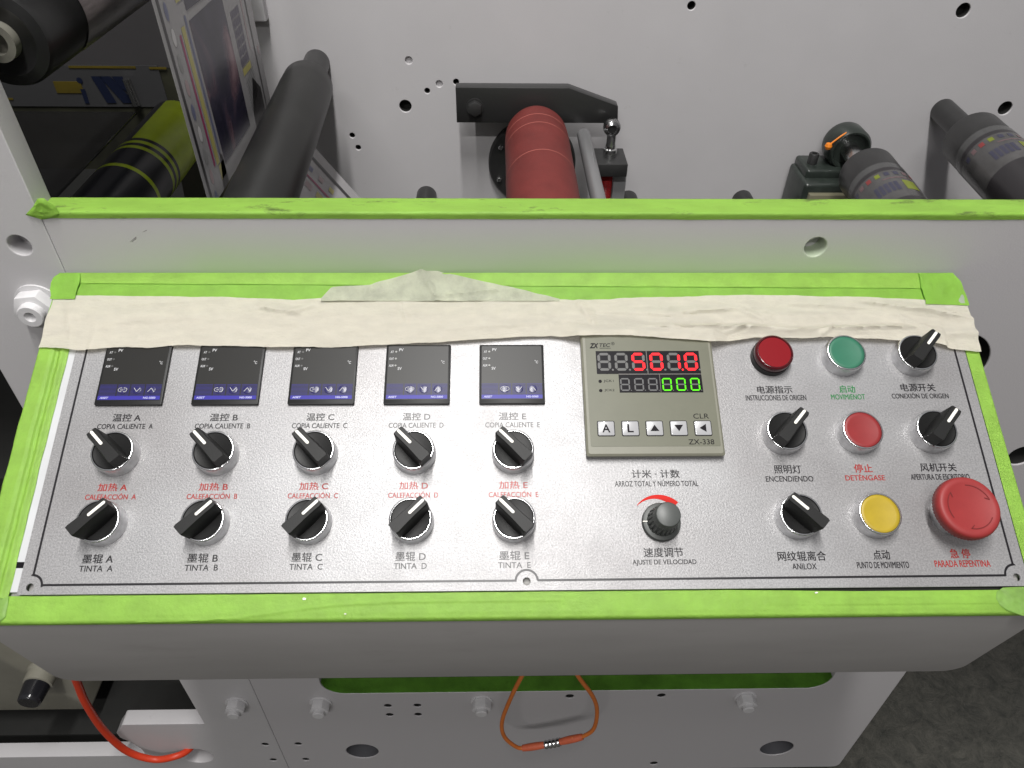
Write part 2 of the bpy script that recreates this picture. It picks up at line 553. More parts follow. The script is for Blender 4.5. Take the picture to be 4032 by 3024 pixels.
def add_hex(bm, cx, cy, r, h0, h1, axis='Y', rot=0.0, mi=0, bev=0.8):
    poly = [(cx + r * math.cos(rot + math.pi / 3 * k), cy + r * math.sin(rot + math.pi / 3 * k)) for k in range(6)]
    add_prism(bm, poly, h0, h1, bev, mi, axis)


def obj(name, bm, mats, parent=None, normals=True, angle=38):
    if normals:
        bmesh.ops.recalc_face_normals(bm, faces=bm.faces[:])
    me = bpy.data.meshes.new(name)
    bmesh.ops.scale(bm, vec=(S, S, S), verts=bm.verts[:])
    bm.to_mesh(me)
    bm.free()
    for m_ in (mats if isinstance(mats, (list, tuple)) else [mats]):
        me.materials.append(M[m_] if isinstance(m_, str) else m_)
    me.set_sharp_from_angle(angle=math.radians(angle))
    o = bpy.data.objects.new(name, me)
    COL.objects.link(o)
    if parent is not None:
        o.parent = parent
    return o


def tag(o, label, cat, group=None, kind=None):
    o['label'] = label
    o['category'] = cat
    if group:
        o['group'] = group
    if kind:
        o['kind'] = kind
    return o


def thing(name, label, cat, loc=(0, 0, 0), rot=(0, 0, 0), group=None):
    o = bpy.data.objects.new(name, None)
    o.empty_display_size = 0.01
    COL.objects.link(o)
    o.location = Vector(loc) * S
    o.rotation_euler = rot
    return tag(o, label, cat, group)


def struct(o):
    o['kind'] = 'structure'
    return o


def on_plate(u, v, h=0.0):
    return (u, v * math.cos(ALPHA) - h * math.sin(ALPHA), v * math.sin(ALPHA) + h * math.cos(ALPHA))


def plate_thing(name, label, cat, u, v, group=None, rz=0.0, h=0.0):
    o = thing(name, label, cat, on_plate(u, v, h), (ALPHA, 0, 0), group)
    if rz:
        o.rotation_euler = (Matrix.Rotation(ALPHA, 3, 'X') @ Matrix.Rotation(rz, 3, 'Z')).to_euler()
    return o


def copy_tree(o, label):
    c = o.copy()
    COL.objects.link(c)
    c['label'] = label
    for ch in o.children:
        d = ch.copy()
        COL.objects.link(d)
        d.parent = c
        for g in ch.children:
            e_ = g.copy()
            COL.objects.link(e_)
            e_.parent = d
    return c


def add_text(bm, body, cx, cy, w, h, z, bold=0.0, mi=0, shear=0.0):
    """lettering fitted to a w x h box centred on (cx, cy), lying at height z"""
    cu = bpy.data.curves.new('lettering_source', 'FONT')
    cu.body = body
    cu.size = 1.0
    cu.offset = bold
    cu.shear = shear
    cu.resolution_u = 4
    o = bpy.data.objects.new('lettering_source', cu)
    COL.objects.link(o)
    dg = bpy.context.evaluated_depsgraph_get()
    me = bpy.data.meshes.new_from_object(o.evaluated_get(dg))
    bpy.data.objects.remove(o)
    bpy.data.curves.remove(cu)
    xs = [v.co.x for v in me.vertices]
    ys = [v.co.y for v in me.vertices]
    x0, x1, y0, y1 = min(xs), max(xs), min(ys), max(ys)
    if w is None:
        w = h * (x1 - x0) / (y1 - y0)
    vs = [bm.verts.new((cx + ((v.co.x - x0) / (x1 - x0) - 0.5) * w, cy + ((v.co.y - y0) / (y1 - y0) - 0.5) * h, z)) for v in me.vertices]
    for p in me.polygons:
        try:
            f = bm.faces.new([vs[i] for i in p.vertices])
            f.material_index = mi
        except ValueError:
            pass
    bpy.data.meshes.remove(me)


def plate_2d(name, polys, thick, mats, parent, bevel=0.5):
    """flat plate with holes in its own XY plane, front face at z = 0, body towards -z"""
    cu = bpy.data.curves.new('outline_source', 'CURVE')
    cu.dimensions = '2D'
    cu.fill_mode = 'BOTH'
    cu.extrude = (thick / 2 - bevel) * S
    cu.bevel_depth = bevel * S
    cu.bevel_resolution = 2
    cu.offset = -bevel * S
    for pl in polys:
        sp = cu.splines.new('POLY')
        sp.points.add(len(pl) - 1)
        for p, (x, y) in zip(sp.points, pl):
            p.co = (x * S, y * S, 0, 1)
        sp.use_cyclic_u = True
    o = bpy.data.objects.new('outline_source', cu)
    COL.objects.link(o)
    dg = bpy.context.evaluated_depsgraph_get()
    me = bpy.data.meshes.new_from_object(o.evaluated_get(dg))
    bpy.data.objects.remove(o)
    bpy.data.curves.remove(cu)
    for v in me.vertices:
        v.co.z -= thick / 2 * S
    me.materials.clear()
    for m_ in (mats if isinstance(mats, (list, tuple)) else [mats]):
        me.materials.append(M[m_])
    for p in me.polygons:
        p.use_smooth = True
        p.material_index = 0
    me.set_sharp_from_angle(angle=math.radians(30))
    me.name = name
    r = bpy.data.objects.new(name, me)
    COL.objects.link(r)
    if parent is not None:
        r.parent = parent
    return r


def nz(x, y, s=1.0, seed=0.0):
    return noise.noise(Vector((x * s, y * s, seed)))


def lerp_line(pts, u):
    if u <= pts[0][0]:
        return pts[0][1]
    for (a, b), (c, d) in zip(pts, pts[1:]):
        if u <= c:
            return b + (d - b) * (u - a) / max(c - a, 1e-6)
    return pts[-1][1]


# ================================================================== THE SETTING
bm = bmesh.new()
add_flat(bm, [(-6000, -4000), (6000, -4000), (6000, 6000), (-6000, 6000)], -960)
struct(obj('floor', bm, 'concrete'))

bm = bmesh.new()      # added dark slabs that block light below and behind the rollers
add_box(bm, -1200, 1300, 245, 695, -172, -160)
add_box(bm, -1200, -345, 700.5, 1300, -190, -170)
add_box(bm, -1500, 470, 262, 1290, -900, -792)
o = obj('machine_bed', bm, 'void')
tag(o, 'dark bed of the machine behind the front frame, under the rollers', 'machine bed')  # added light blocker, no real machine bed

# ------------------------------------------------------------------ front frame (two upright plates)
frame = thing('press_upright', 'thick grey painted machine frame with bolts and bored holes, behind the control console', 'press upright',
              (0, YW, 0), (math.radians(90), 0, 0))
left_opening = [(-1300, 62), (-449.5, 62), (-449.5, -663)] + [(-571 + 6 - 6 * math.sin(a), -663 - 6 + 6 * math.cos(a)) for a in [k * math.pi / 8 for k in range(5)]] + \
    [(-585, -690), (-585, -705), (-574, -722), (-566, -745), (-566, -768), (-1300, -768)]
left_out = [(-1400, 820), (-356.7, 820), (-356.7, -847), (-1400, -847)]
lh = [circ(-396, 163, 7), circ(-381.6, 131.5, 8.6), circ(-489, -772, 25, 40), circ(-376, -735, 5.5), circ(-375, -791, 5.5), circ(-393, 79, 9)]
plate_2d('side_plate', [left_out, left_opening] + lh, 22, 'paint', frame, 0.9)
slot = rrect(-263, 441, -577.5, -300, 30, 7)
right_out = [(-356.3, 159.4), (960, 159.4), (960, -60), (700, -180), (539, -190)] + \
    [(539 - 12 + 12 * math.cos(a), -847 + 12 - 12 * math.sin(a)) for a in [k * math.pi / 12 for k in range(7)]] + [(-356.3, -847)]
rh = [circ(224.8, 130.6, 8.4), circ(376, 12, 35, 40), circ(497, -105, 13), circ(-178, -615, 5.5), circ(-136, -615, 5.5), circ(-178, -643, 5.5), circ(-137, -643, 5.5),
      circ(80, -593, 6), circ(210, -594, 6), circ(-232, -764, 25, 40), circ(231, -824, 6.5), circ(419, -773, 26, 40), circ(-326, -735, 5.5), circ(-324, -791, 5.5)]
plate_2d('front_plate', [right_out, slot] + rh, 22, 'overspray', frame, 0.9)
# plugs that close the blind bores
for x, z in ((224.8, 130.6), (-381.6, 131.5)):
    bm = bmesh.new()
    add_lathe(bm, [(8.4, -16), (8.4, -15.5)], 32, (x, z, 0))
    obj('bore_bottom', bm, 'paint', frame)


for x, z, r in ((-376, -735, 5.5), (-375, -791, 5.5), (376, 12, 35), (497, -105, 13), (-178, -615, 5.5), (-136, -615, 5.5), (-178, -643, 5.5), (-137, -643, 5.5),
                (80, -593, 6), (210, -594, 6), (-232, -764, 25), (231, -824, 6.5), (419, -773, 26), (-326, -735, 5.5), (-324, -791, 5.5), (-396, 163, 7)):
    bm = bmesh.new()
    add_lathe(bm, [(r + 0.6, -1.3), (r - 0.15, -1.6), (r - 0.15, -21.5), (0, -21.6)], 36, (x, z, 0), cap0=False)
    obj('bore', bm, 'bore_steel' if r > 20 and z < -100 else 'void', frame, normals=False)  # dark lining put in for the shade deep inside each hole


for a_, b_ in (((-298, 134.6), (-292, 139)), ((-296.5, 134.8), (-292.5, 137.6)), ((-286, 143), (-282.5, 144.6))):
    bm = bmesh.new()
    d = Vector((b_[0] - a_[0], b_[1] - a_[1])).normalized()
    q = Vector((-d.y, d.x)) * 0.22
    bm.faces.new([bm.verts.new((p[0] + o_.x, p[1] + o_.y, 0.12)) for p, o_ in ((a_, -q * 0.3), (b_, -q), (b_, q), (a_, q * 0.3))])
    obj('scratch', bm, mat('scratch_grey', (0.16, 0.14, 0.14), 0.6), frame, normals=False)


def frame_bolt(x, z, r, h, tip, hole=False):
    bm = bmesh.new()
    add_lathe(bm, [(r * 1.12, 0.05), (r * 1.12, 1.6)], 36, (x, z, 0))
    add_hex(bm, x, z, r, 1.6, h, 'Z', 0.12)
    b_ = obj('bolt', bm, 'paint_white', frame)
    bm = bmesh.new()
    t = r * 0.60
    if hole:
        add_lathe(bm, [(t, h), (t, tip - 1), (t - 1, tip), (r * 0.27, tip), (r * 0.2, tip - 1.5), (r * 0.12, tip - 6), (0, tip - 6.5)], 40, (x, z, 0))
    else:
        add_lathe(bm, [(t, h), (t, tip - 1.2), (t - 1.5, tip), (0, tip)], 36, (x, z, 0))
    obj('bolt_tip', bm, 'paint_white', b_)


frame_bolt(-387.5, 77.8, 16.8, 12, 18, True)
for x, z in ((-388, -602), (-271, -604), (-272.5 + 228, -605), (331, -603)):
    frame_bolt(x, z + 2, 14, 14, 20)

# ------------------------------------------------------------------ rear plate with its bored holes
rear = thing('rear_plate', 'pale grey upright rear plate peppered with drilled holes behind the rollers', 'machine plate', (0, YB, 0), (math.radians(90), 0, 0))
holes = [circ(-132, 116, 4.6), circ(-95, 87, 4.4), circ(-111, 78, 3.6), circ(-73, 89.5, 3.8), circ(-141, 58, 8.0), circ(-216, 18, 3.6), circ(-210, 1, 3.6),
         circ(217, 182, 5), circ(554, 179, 8.5), circ(661, 59, 9)]
plate_2d('plate_face', [[(-345, 900), (1300, 900), (1300, -900), (-345, -900)]] + holes, 20, 'paint', rear, 0.8)
for x, z in ((-132, 116), (-95, 87)):
    bm = bmesh.new()
    add_lathe(bm, [(4.5, -5), (4.5, -4.5)], 20, (x, z, 0))
    obj('hole_plug', bm, 'paint', rear)
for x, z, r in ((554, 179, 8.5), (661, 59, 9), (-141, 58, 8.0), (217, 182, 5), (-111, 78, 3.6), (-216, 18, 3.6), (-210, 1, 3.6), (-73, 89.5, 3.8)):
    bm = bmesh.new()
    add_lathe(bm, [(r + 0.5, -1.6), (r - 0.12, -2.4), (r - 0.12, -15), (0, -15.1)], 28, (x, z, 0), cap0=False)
    obj('bore', bm, 'void', rear, normals=False)  # dark cup added so the drilled holes look unlit
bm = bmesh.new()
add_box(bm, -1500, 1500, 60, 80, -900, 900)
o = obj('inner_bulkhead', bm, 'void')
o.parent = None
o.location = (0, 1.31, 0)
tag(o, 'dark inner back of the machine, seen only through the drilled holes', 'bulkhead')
bm = bmesh.new()
add_box(bm, -346, -298, YB - 14, YB - 1, 164, 420, 1.5)
o = obj('mounting_block', bm, 'paint_white')
tag(o, 'small white block on the rear plate beside the printed film', 'block')

# ------------------------------------------------------------------ dark workshop seen through the left of the machine
bm = bmesh.new()
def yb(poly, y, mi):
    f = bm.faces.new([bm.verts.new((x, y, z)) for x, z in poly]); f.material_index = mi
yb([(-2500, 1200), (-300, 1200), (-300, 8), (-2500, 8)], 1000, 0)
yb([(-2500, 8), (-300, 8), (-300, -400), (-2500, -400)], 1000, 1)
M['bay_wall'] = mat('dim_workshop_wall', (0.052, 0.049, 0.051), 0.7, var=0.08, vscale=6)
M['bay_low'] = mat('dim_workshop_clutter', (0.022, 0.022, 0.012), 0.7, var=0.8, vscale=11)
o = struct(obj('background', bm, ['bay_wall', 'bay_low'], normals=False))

poster = thing('banner', 'dim white banner with blue letters and yellow stripes behind the machine', 'banner', (0, 1000, 0))
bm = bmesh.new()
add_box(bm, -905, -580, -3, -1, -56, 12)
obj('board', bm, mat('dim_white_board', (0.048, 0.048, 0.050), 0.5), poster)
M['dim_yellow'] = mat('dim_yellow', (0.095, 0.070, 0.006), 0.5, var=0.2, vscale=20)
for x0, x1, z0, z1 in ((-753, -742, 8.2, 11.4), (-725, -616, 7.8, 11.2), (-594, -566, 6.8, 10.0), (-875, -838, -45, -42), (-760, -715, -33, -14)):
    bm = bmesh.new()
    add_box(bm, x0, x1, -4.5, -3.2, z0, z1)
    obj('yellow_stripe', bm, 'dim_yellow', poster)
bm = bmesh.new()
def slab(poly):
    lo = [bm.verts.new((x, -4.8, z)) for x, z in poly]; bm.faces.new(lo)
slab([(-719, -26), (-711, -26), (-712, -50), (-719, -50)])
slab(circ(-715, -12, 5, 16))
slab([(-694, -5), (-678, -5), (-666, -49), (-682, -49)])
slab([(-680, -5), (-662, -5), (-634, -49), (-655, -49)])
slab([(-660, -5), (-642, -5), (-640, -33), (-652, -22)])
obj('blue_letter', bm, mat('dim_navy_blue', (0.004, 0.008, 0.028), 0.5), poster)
bm = bmesh.new()
add_tube(bm, [(-628, 985, -49), (-631, 985, -20), (-632, 985, -6)], 6.5)
o = obj('steel_flask', bm, 'steel_b')
tag(o, 'small shiny steel tube standing before the dim banner', 'tube')

# ================================================================== CONTROL CONSOLE
CX0, CX1 = -362.0, 346.0
box = thing('control_console', 'grey sheet metal control console jutting out from the machine frame', 'control console', (0, 0, 0))
bm = bmesh.new()
HB = -4.6                                   # deck lies just under the plate
ca, sa = math.cos(ALPHA), math.sin(ALPHA)
def dk(v, h): return (v * ca - h * sa, v * sa + h * ca)
prof = [dk(241.5, HB)]
vfront = -15.0
prof.append(dk(vfront, HB))
c0 = dk(vfront, HB)
prof += [(c0[0] - 1.6, c0[1] - 1.2), (c0[0] - 2.0, c0[1] - 3.0)]
prof += [(10.0, -133.0), (YW - 0.3, -133.0)]
n = len(prof)
A = [bm.verts.new((CX0 + 1, y, z)) for y, z in prof]
Bv = [bm.verts.new((CX1 - 1, y, z)) for y, z in prof]
bm.faces.new(A); bm.faces.new(Bv)
for i in range(n):
    j = (i + 1) % n
    f = bm.faces.new((A[i], A[j], Bv[j], Bv[i]))
bm.edges.ensure_lookup_table()
sel = [e_ for e_ in bm.edges if abs(e_.verts[0].co.z + 133) < 0.1 and abs(e_.verts[1].co.z + 133) < 0.1 and abs(e_.verts[0].co.x - e_.verts[1].co.x) < 0.1]
bmesh.ops.bevel(bm, geom=sel, offset=15, segments=6, profile=0.5, affect='EDGES')
obj('shell', bm, 'paint_box', box, angle=25)
bm = bmesh.new()                             # bare inner flange left of the plate
add_flat(bm, [(-341.5, 2), (-333, 2), (-333, 200), (-341.5, 200)], -1.9)
fl = obj('flange', bm, 'steel_white', box)
fl.rotation_euler = (ALPHA, 0, 0)
bm = bmesh.new()
add_flat(bm, [(-341, 17.5), (-333.5, 17.5), (-333.5, 21.5), (-341, 21.5)], -1.75)
sl = obj('slot_mark', bm, 'ink', box)
sl.rotation_euler = (ALPHA, 0, 0)
bm = bmesh.new()                             # dark strip painted in for the shade where the plate lifts off the deck
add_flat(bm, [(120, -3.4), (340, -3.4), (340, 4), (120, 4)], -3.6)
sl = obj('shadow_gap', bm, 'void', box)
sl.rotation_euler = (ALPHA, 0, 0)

# ------------------------------------------------------------------ face plate
panel = plate_thing('instrument_plate', 'satin aluminium face plate printed with Chinese and Spanish captions and a black border', 'instrument plate', 0, 0)
pl = plate_2d('face_plate', [[(-334.8, 0), (334.8, 0), (334.8, 212), (-334.8, 212)], circ(-327.4, 4.8, 2.5, 24), circ(327.6, 5.8, 2.5, 24), circ(-2.4, 5.9, 2.5, 24)], 1.5, 'plate', panel, 0.15)

bm = bmesh.new()
def stroke(pts, w):
    """flat printed line of width w along a polyline"""
    P = [Vector((x, y)) for x, y in pts]
    L, R_ = [], []
    for i, p in enumerate(P):
        d0 = (P[i] - P[i - 1]).normalized() if i else (P[1] - P[0]).normalized()
        d1 = (P[i + 1] - P[i]).normalized() if i < len(P) - 1 else d0
        n0 = Vector((-d0.y, d0.x)); n1 = Vector((-d1.y, d1.x))
        nn = (n0 + n1)
        nn = nn / max(nn.dot(n0), 0.3) if nn.length > 1e-6 else n0
        L.append(bm.verts.new((*(p + nn * w / 2), 0.10)))
        R_.append(bm.verts.new((*(p - nn * w / 2), 0.10)))
    for i in range(len(P) - 1):
        bm.faces.new((R_[i], R_[i + 1], L[i + 1], L[i]))
W_ = 1.45
arcL = [(-327.2 + 7.4 * math.cos(a), 5.2 + 7.4 * math.sin(a)) for a in [math.radians(x) for x in range(92, 3, -8)]]
arcC = [(-2.4 + 7.4 * math.cos(a), 5.9 + 7.4 * math.sin(a)) for a in [math.radians(x) for x in range(176, 3, -8)]]
arcR = [(327.4 + 7.4 * math.cos(a), 6.8 + 7.4 * math.sin(a)) for a in [math.radians(x) for x in range(177, 88, -8)]]
stroke([(-326.8, 205), (-326.8, 12.9)] + arcL + [(-318.9, 6.1), (-10.2, 6.4)] + arcC + [(5.4, 6.5), (319.6, 7.1)] + arcR + [(327.0, 14.6), (327.0, 205)], W_)
obj('printed_border', bm, 'ink_plate', panel)

cols = [-287.0, -218.0, -149.0, -79.9, -10.5]


def caption(lines, m_, label=None):
    bm = bmesh.new()
    for body, cx, cy, w, h, bold in lines:
        d = 0.10 if h > 5.2 else 0.07
        for k, (dx, dy) in enumerate(((-d, -d * 0.6), (d, -d * 0.6), (-d, d * 0.6), (d, d * 0.6))):
            add_text(bm, body, cx + dx, cy + dy, w - 2 * d, h - 1.2 * d, 0.10 + 0.012 * k, 0.0)
    o = obj('caption', bm, m_, panel)
    if label:
        o['label'] = label


for cx, L_ in zip(cols, 'ABCDE'):
    caption([('温控 ' + L_, cx, 122.8, 20, 5.9, 0.006), ('COPIA CALIENTE  ' + L_, cx, 116.1, 39.4, 3.9, 0.0)], 'ink_plate')
    caption([('加热 ' + L_, cx, 71.6, 20, 5.7, 0.006), ('CALEFACCIÓN  ' + L_, cx, 65.2, 34.6, 4.6, 0.0)], 'ink_red', 'caption printed in red')
    caption([('墨辊 ' + L_, cx, 22.9, 20.3, 6.2, 0.006), ('TINTA  ' + L_, cx, 16.5, 22, 3.9, 0.0)], 'ink_plate')
caption([('计米 · 计数', 89.9, 79.0, 34, 6.1, 0.006), ('ARROZ TOTAL Y NÚMERO TOTAL', 89.9, 72.4, 58.8, 5.0, 0.0)], 'ink_plate')
caption([('速度调节', 90.4, 24.2, 27, 6.4, 0.006), ('AJUSTE DE VELOCIDAD', 90.5, 17.3, 43.2, 4.2, 0.0)], 'ink_plate')
caption([('电源指示', 184, 142.9, 26.3, 6.2, 0.02), ('INSTRUCCIONES DE ORIGEN', 184, 136.4, 45, 4.3, 0.006)], 'ink_plate')
caption([('启动', 238.2, 143.2, 12.0, 6.1, 0.02), ('MOVIMIENOT', 237.8, 136.9, 25.4, 4.2, 0.012)], 'ink_green', 'caption printed in green')
caption([('电源开关', 291.7, 144.3, 26.2, 6.4, 0.02), ('CONEXIÓN DE ORIGEN', 291.8, 137.9, 42.6, 4.9, 0.006)], 'ink_plate')
caption([('照明灯', 184, 81.8, 19.4, 6.3, 0.02), ('ENCENDIENDO', 184.3, 74.8, 33.8, 4.1, 0.004)], 'ink_plate')
caption([('停止', 238.2, 82.2, 13.1, 6.3, 0.02), ('DETÉNGASE', 238.2, 75.7, 28.3, 4.8, 0.004)], 'ink_red', 'caption printed in red')
caption([('风机开关', 292.2, 82.6, 26.2, 6.3, 0.02), ('APERTURA DE ESCRITORIO', 292.0, 75.6, 42.2, 4.2, 0.004)], 'ink_plate')
caption([('网纹辊离合', 184.1, 21.0, 33.1, 6.5, 0.02), ('ANILOX', 184.7, 14.1, 16.6, 4.0, 0.004)], 'ink_plate')
caption([('点动', 238.6, 21.5, 11.4, 6.6, 0.02), ('PUNTO DE MOVIMIENTO', 238.3, 14.6, 35.5, 4.3, 0.006)], 'ink_plate')
caption([('急 停', 292.7, 21.8, 13.8, 6.4, 0.02), ('PARADA REPENTINA', 292.7, 15.1, 38.1, 4.4, 0.006)], 'ink_red', 'caption printed in red')

bm = bmesh.new()                              # red crescent over the speed dial
out = [(90.2 + 19.6 * math.cos(math.radians(a)), 44.6 + 19.4 * math.sin(math.radians(a))) for a in range(142, 44, -6)]
inn = []
for a in range(142, 44, -6):
    t = (142 - a) / 96
    r_ = 19.1 - 5.4 * t
    inn.append((90.2 + r_ * math.cos(math.radians(a)), 44.6 + r_ * math.sin(math.radians(a))))
vo = [bm.verts.new((x, y, 0.10)) for x, y in out]
vi = [bm.verts.new((x, y, 0.10)) for x, y in inn]
for i in range(len(vo) - 1):
    bm.faces.new((vi[i], vi[i + 1], vo[i + 1], vo[i]))
o = obj('speed_mark', bm, 'ink_arc', panel)
o['label'] = 'red crescent printed above the speed dial'

# ================================================================== TEMPERATURE CONTROLLERS
def make_controller(label):
    t = plate_thing('temperature_controller', label, 'temperature controller', cols[0], 131.6, 'temperature controllers in a row under the masking tape')
    bm = bmesh.new()
    add_prism(bm, rrect(-24, 24, 0, 47.6, 1.0, 3), 0.05, 2.6, 0.5)
    obj('frame', bm, 'ctl_frame', t)
    bm = bmesh.new()
    add_prism(bm, rrect(-22.3, 22.3, 3.4, 46.2, 0.5, 2), 2.45, 2.8)
    obj('face', bm, 'ctl_face', t)
    Z = 2.9
    bm = bmesh.new()
    add_flat(bm, [(-22.2, 3.9), (22.2, 3.9), (22.2, 6.8), (-22.2, 6.8)], Z)
    obj('name_strip', bm, 'ctl_band', t)
    bm = bmesh.new()
    for x0, x1 in ((-22.2, -10.0), (-9.2, -0.6), (0.2, 10.0), (10.8, 22.2)):
        for k in range(9):
            y = 7.0 + k * 1.02
            add_flat(bm, [(x0, y), (x1, y), (x1, y + 0.56), (x0, y + 0.56)], Z)
    obj('stripe_pattern', bm, 'ctl_stripe', t)
    for k, x in enumerate((-5.2, 5.0, 15.2)):
        bm = bmesh.new()
        add_lathe(bm, [(3.1, Z), (3.0, Z + 0.35), (2.4, Z + 0.5), (0, Z + 0.5)], 28, (x, 11.4, 0))
        key_ = obj('key', bm, 'ctl_key_dark', t)
        bm = bmesh.new()
        zz = Z + 0.62
        def st(pts, w=0.42):
            for (ax, ay), (bx, by) in zip(pts, pts[1:]):
                d = Vector((bx - ax, by - ay)).normalized() * 0.2
                q = Vector((-d.y, d.x)).normalized() * w / 2
                a_ = Vector((ax, ay)) - d
                b_ = Vector((bx, by)) + d
                bm.faces.new([bm.verts.new((p.x + x, p.y + 11.4, zz)) for p in (a_ - q, b_ - q, b_ + q, a_ + q)])
        if k == 0:
            st([(-0.8, 1.5), (-1.9, 1.5), (-2.9, 0.8), (-3.1, 0), (-2.9, -0.8), (-1.9, -1.5), (-0.8, -1.5)])
            st([(0.8, 1.5), (1.9, 1.5), (2.9, 0.8), (3.1, 0), (2.9, -0.8), (1.9, -1.5), (0.8, -1.5)])
            add_text(bm, 'SET', x, 11.4, 3.3, 1.2, zz)
        elif k == 1:
            st([(-2.1, 1.4), (0, -1.4), (2.1, 1.4)])
        else:
            st([(-2.1, -1.4), (0, 1.4), (2.1, -1.4)])
        obj('symbol', bm, 'ctl_text', key_)
    bm = bmesh.new()
    for body, x, y, w, h in (('PV', -12.8, 43.3, 3.2, 2.3), ('AT', -19.5, 41.6, 2.3, 1.9), ('OUT', -19.7, 36.0, 3.4, 1.9), ('ALM', -19.8, 30.4, 3.3, 1.9), ('SV', -13.4, 28.0, 3.0, 2.3)):
        add_text(bm, body, x, y, w, h, Z, 0.02)
    add_text(bm, 'C', 18.8, 33.0, 1.6, 2.1, Z, 0.02)
    add_text(bm, '°', 17.5, 34.2, 0.9, 0.9, Z, 0.02)
    obj('lettering', bm, 'ctl_text', t)
    bm = bmesh.new()
    add_text(bm, 'AISET', -17.6, 5.35, 6.4, 1.6, Z + 0.12, 0.03, 0, 0.2)
    add_text(bm, 'NG-5000', 14.8, 5.35, 8.8, 1.6, Z + 0.12, 0.03)
    obj('name_lettering', bm, 'ctl_text_blue', t)
    for y in (41.6, 36.0, 30.4):
        bm = bmesh.new()
        add_lathe(bm, [(0.85, Z), (0.75, Z + 0.25), (0, Z + 0.3)], 16, (-16.6, y, 0))
        obj('indicator', bm, 'ctl_led_dark', t)
    return t


ctl_lab = ['black blue-banded temperature controller above the caption ending COPIA CALIENTE A', 'black blue-banded temperature controller above the caption ending COPIA CALIENTE B',
           'black blue-banded temperature controller above the caption ending COPIA CALIENTE C', 'black temperature controller with pale indicators above the caption ending COPIA CALIENTE D',
           'black temperature controller with pale indicators above the caption ending COPIA CALIENTE E']
c_first = make_controller(ctl_lab[0])
for i, cx in enumerate(cols):
    c_ = c_first if i == 0 else copy_tree(c_first, ctl_lab[i])
    c_.location = Vector(on_plate(cx - 0.2, 131.6)) * S
    if i >= 3:
        for ch in c_.children:
            if ch.name.startswith('indicator'):
                ch.data = ch.data.copy()
                ch.data.materials[0] = M['ctl_led']

# ================================================================== METER COUNTER
cnt = plate_thing('meter_counter', 'olive beige digital counter with red 501.0 over green 000 and five keys', 'counter', 41.0, 90.2)
bm = bmesh.new()
pb = rrect(0, 98, 0, 96, 1.6, 3)
lo = [bm.verts.new((x, y, 0.05)) for x, y in rrect(1.2, 96.8, 1.0, 95, 1.4, 3)]
md = [bm.verts.new((x, y, 3.2)) for x, y in rrect(1.2, 96.8, 1.0, 95, 1.4, 3)]
m2 = [bm.verts.new((x, y, 3.6)) for x, y in pb]
hi = [bm.verts.new((x, y, 6.2)) for x, y in pb]
tp = [bm.verts.new((x, y, 7.4)) for x, y in rrect(1.4, 96.6, 1.4, 94.6, 1.4, 3)]
for a_, b_ in ((lo, md), (md, m2), (m2, hi), (hi, tp)):
    for i in range(len(a_)):
        j = (i + 1) % len(a_)
        bm.faces.new((a_[i], a_[j], b_[j], b_[i]))
bm.faces.new(tp); bm.faces.new(lo)
obj('housing', bm, 'bezel_beige', cnt, angle=30)
bm = bmesh.new()
add_prism(bm, rrect(3.2, 95.2, 6.7, 92.5, 1, 3), 7.35, 7.6)
obj('overlay', bm, 'sticker', cnt)
Z = 7.72
bm = bmesh.new()
add_flat(bm, [(10.6, 62.4), (26.4, 62.4), (26.4, 47.6), (87.4, 47.6), (87.4, 81.0), (10.6, 81.0)], Z)
obj('display', bm, 'screen', cnt)
bm = bmesh.new()
add_flat(bm, [(48.0, 62.4), (48.5, 62.4), (48.5, 81.0), (48.0, 81.0)], Z + 0.06)
add_flat(bm, [(26.4, 61.9), (87.4, 61.9), (87.4, 62.5), (26.4, 62.5)], Z + 0.06)
add_flat(bm, [(56.3, 47.6), (56.7, 47.6), (56.7, 61.8), (56.3, 61.8)], Z + 0.06)
obj('display_seam', bm, mat('display_joint', (0.11, 0.10, 0.09), 0.4), cnt)


def segs(x, y, w, h, t):
    """seven segment polygons a..g"""
    g_ = 0.16 * t
    hm = h / 2
    def hs(yc):
        return [(x + t * 0.5 + g_, yc), (x + t + g_, yc + t / 2), (x + w - t - g_, yc + t / 2), (x + w - t * 0.5 - g_, yc), (x + w - t - g_, yc - t / 2), (x + t + g_, yc - t / 2)]
    def vs_(xc, y0, y1):
        return [(xc, y0 + g_), (xc + t / 2, y0 + t / 2 + g_), (xc + t / 2, y1 - t / 2 - g_), (xc, y1 - g_), (xc - t / 2, y1 - t / 2 - g_), (xc - t / 2, y0 + t / 2 + g_)]
    return {'a': hs(y + h - t / 2), 'g': hs(y + hm), 'd': hs(y + t / 2),
            'f': vs_(x + t / 2, y + hm, y + h - t / 2), 'b': vs_(x + w - t / 2, y + hm, y + h - t / 2),
            'e': vs_(x + t / 2, y + t / 2, y + hm), 'c': vs_(x + w - t / 2, y + t / 2, y + hm)}


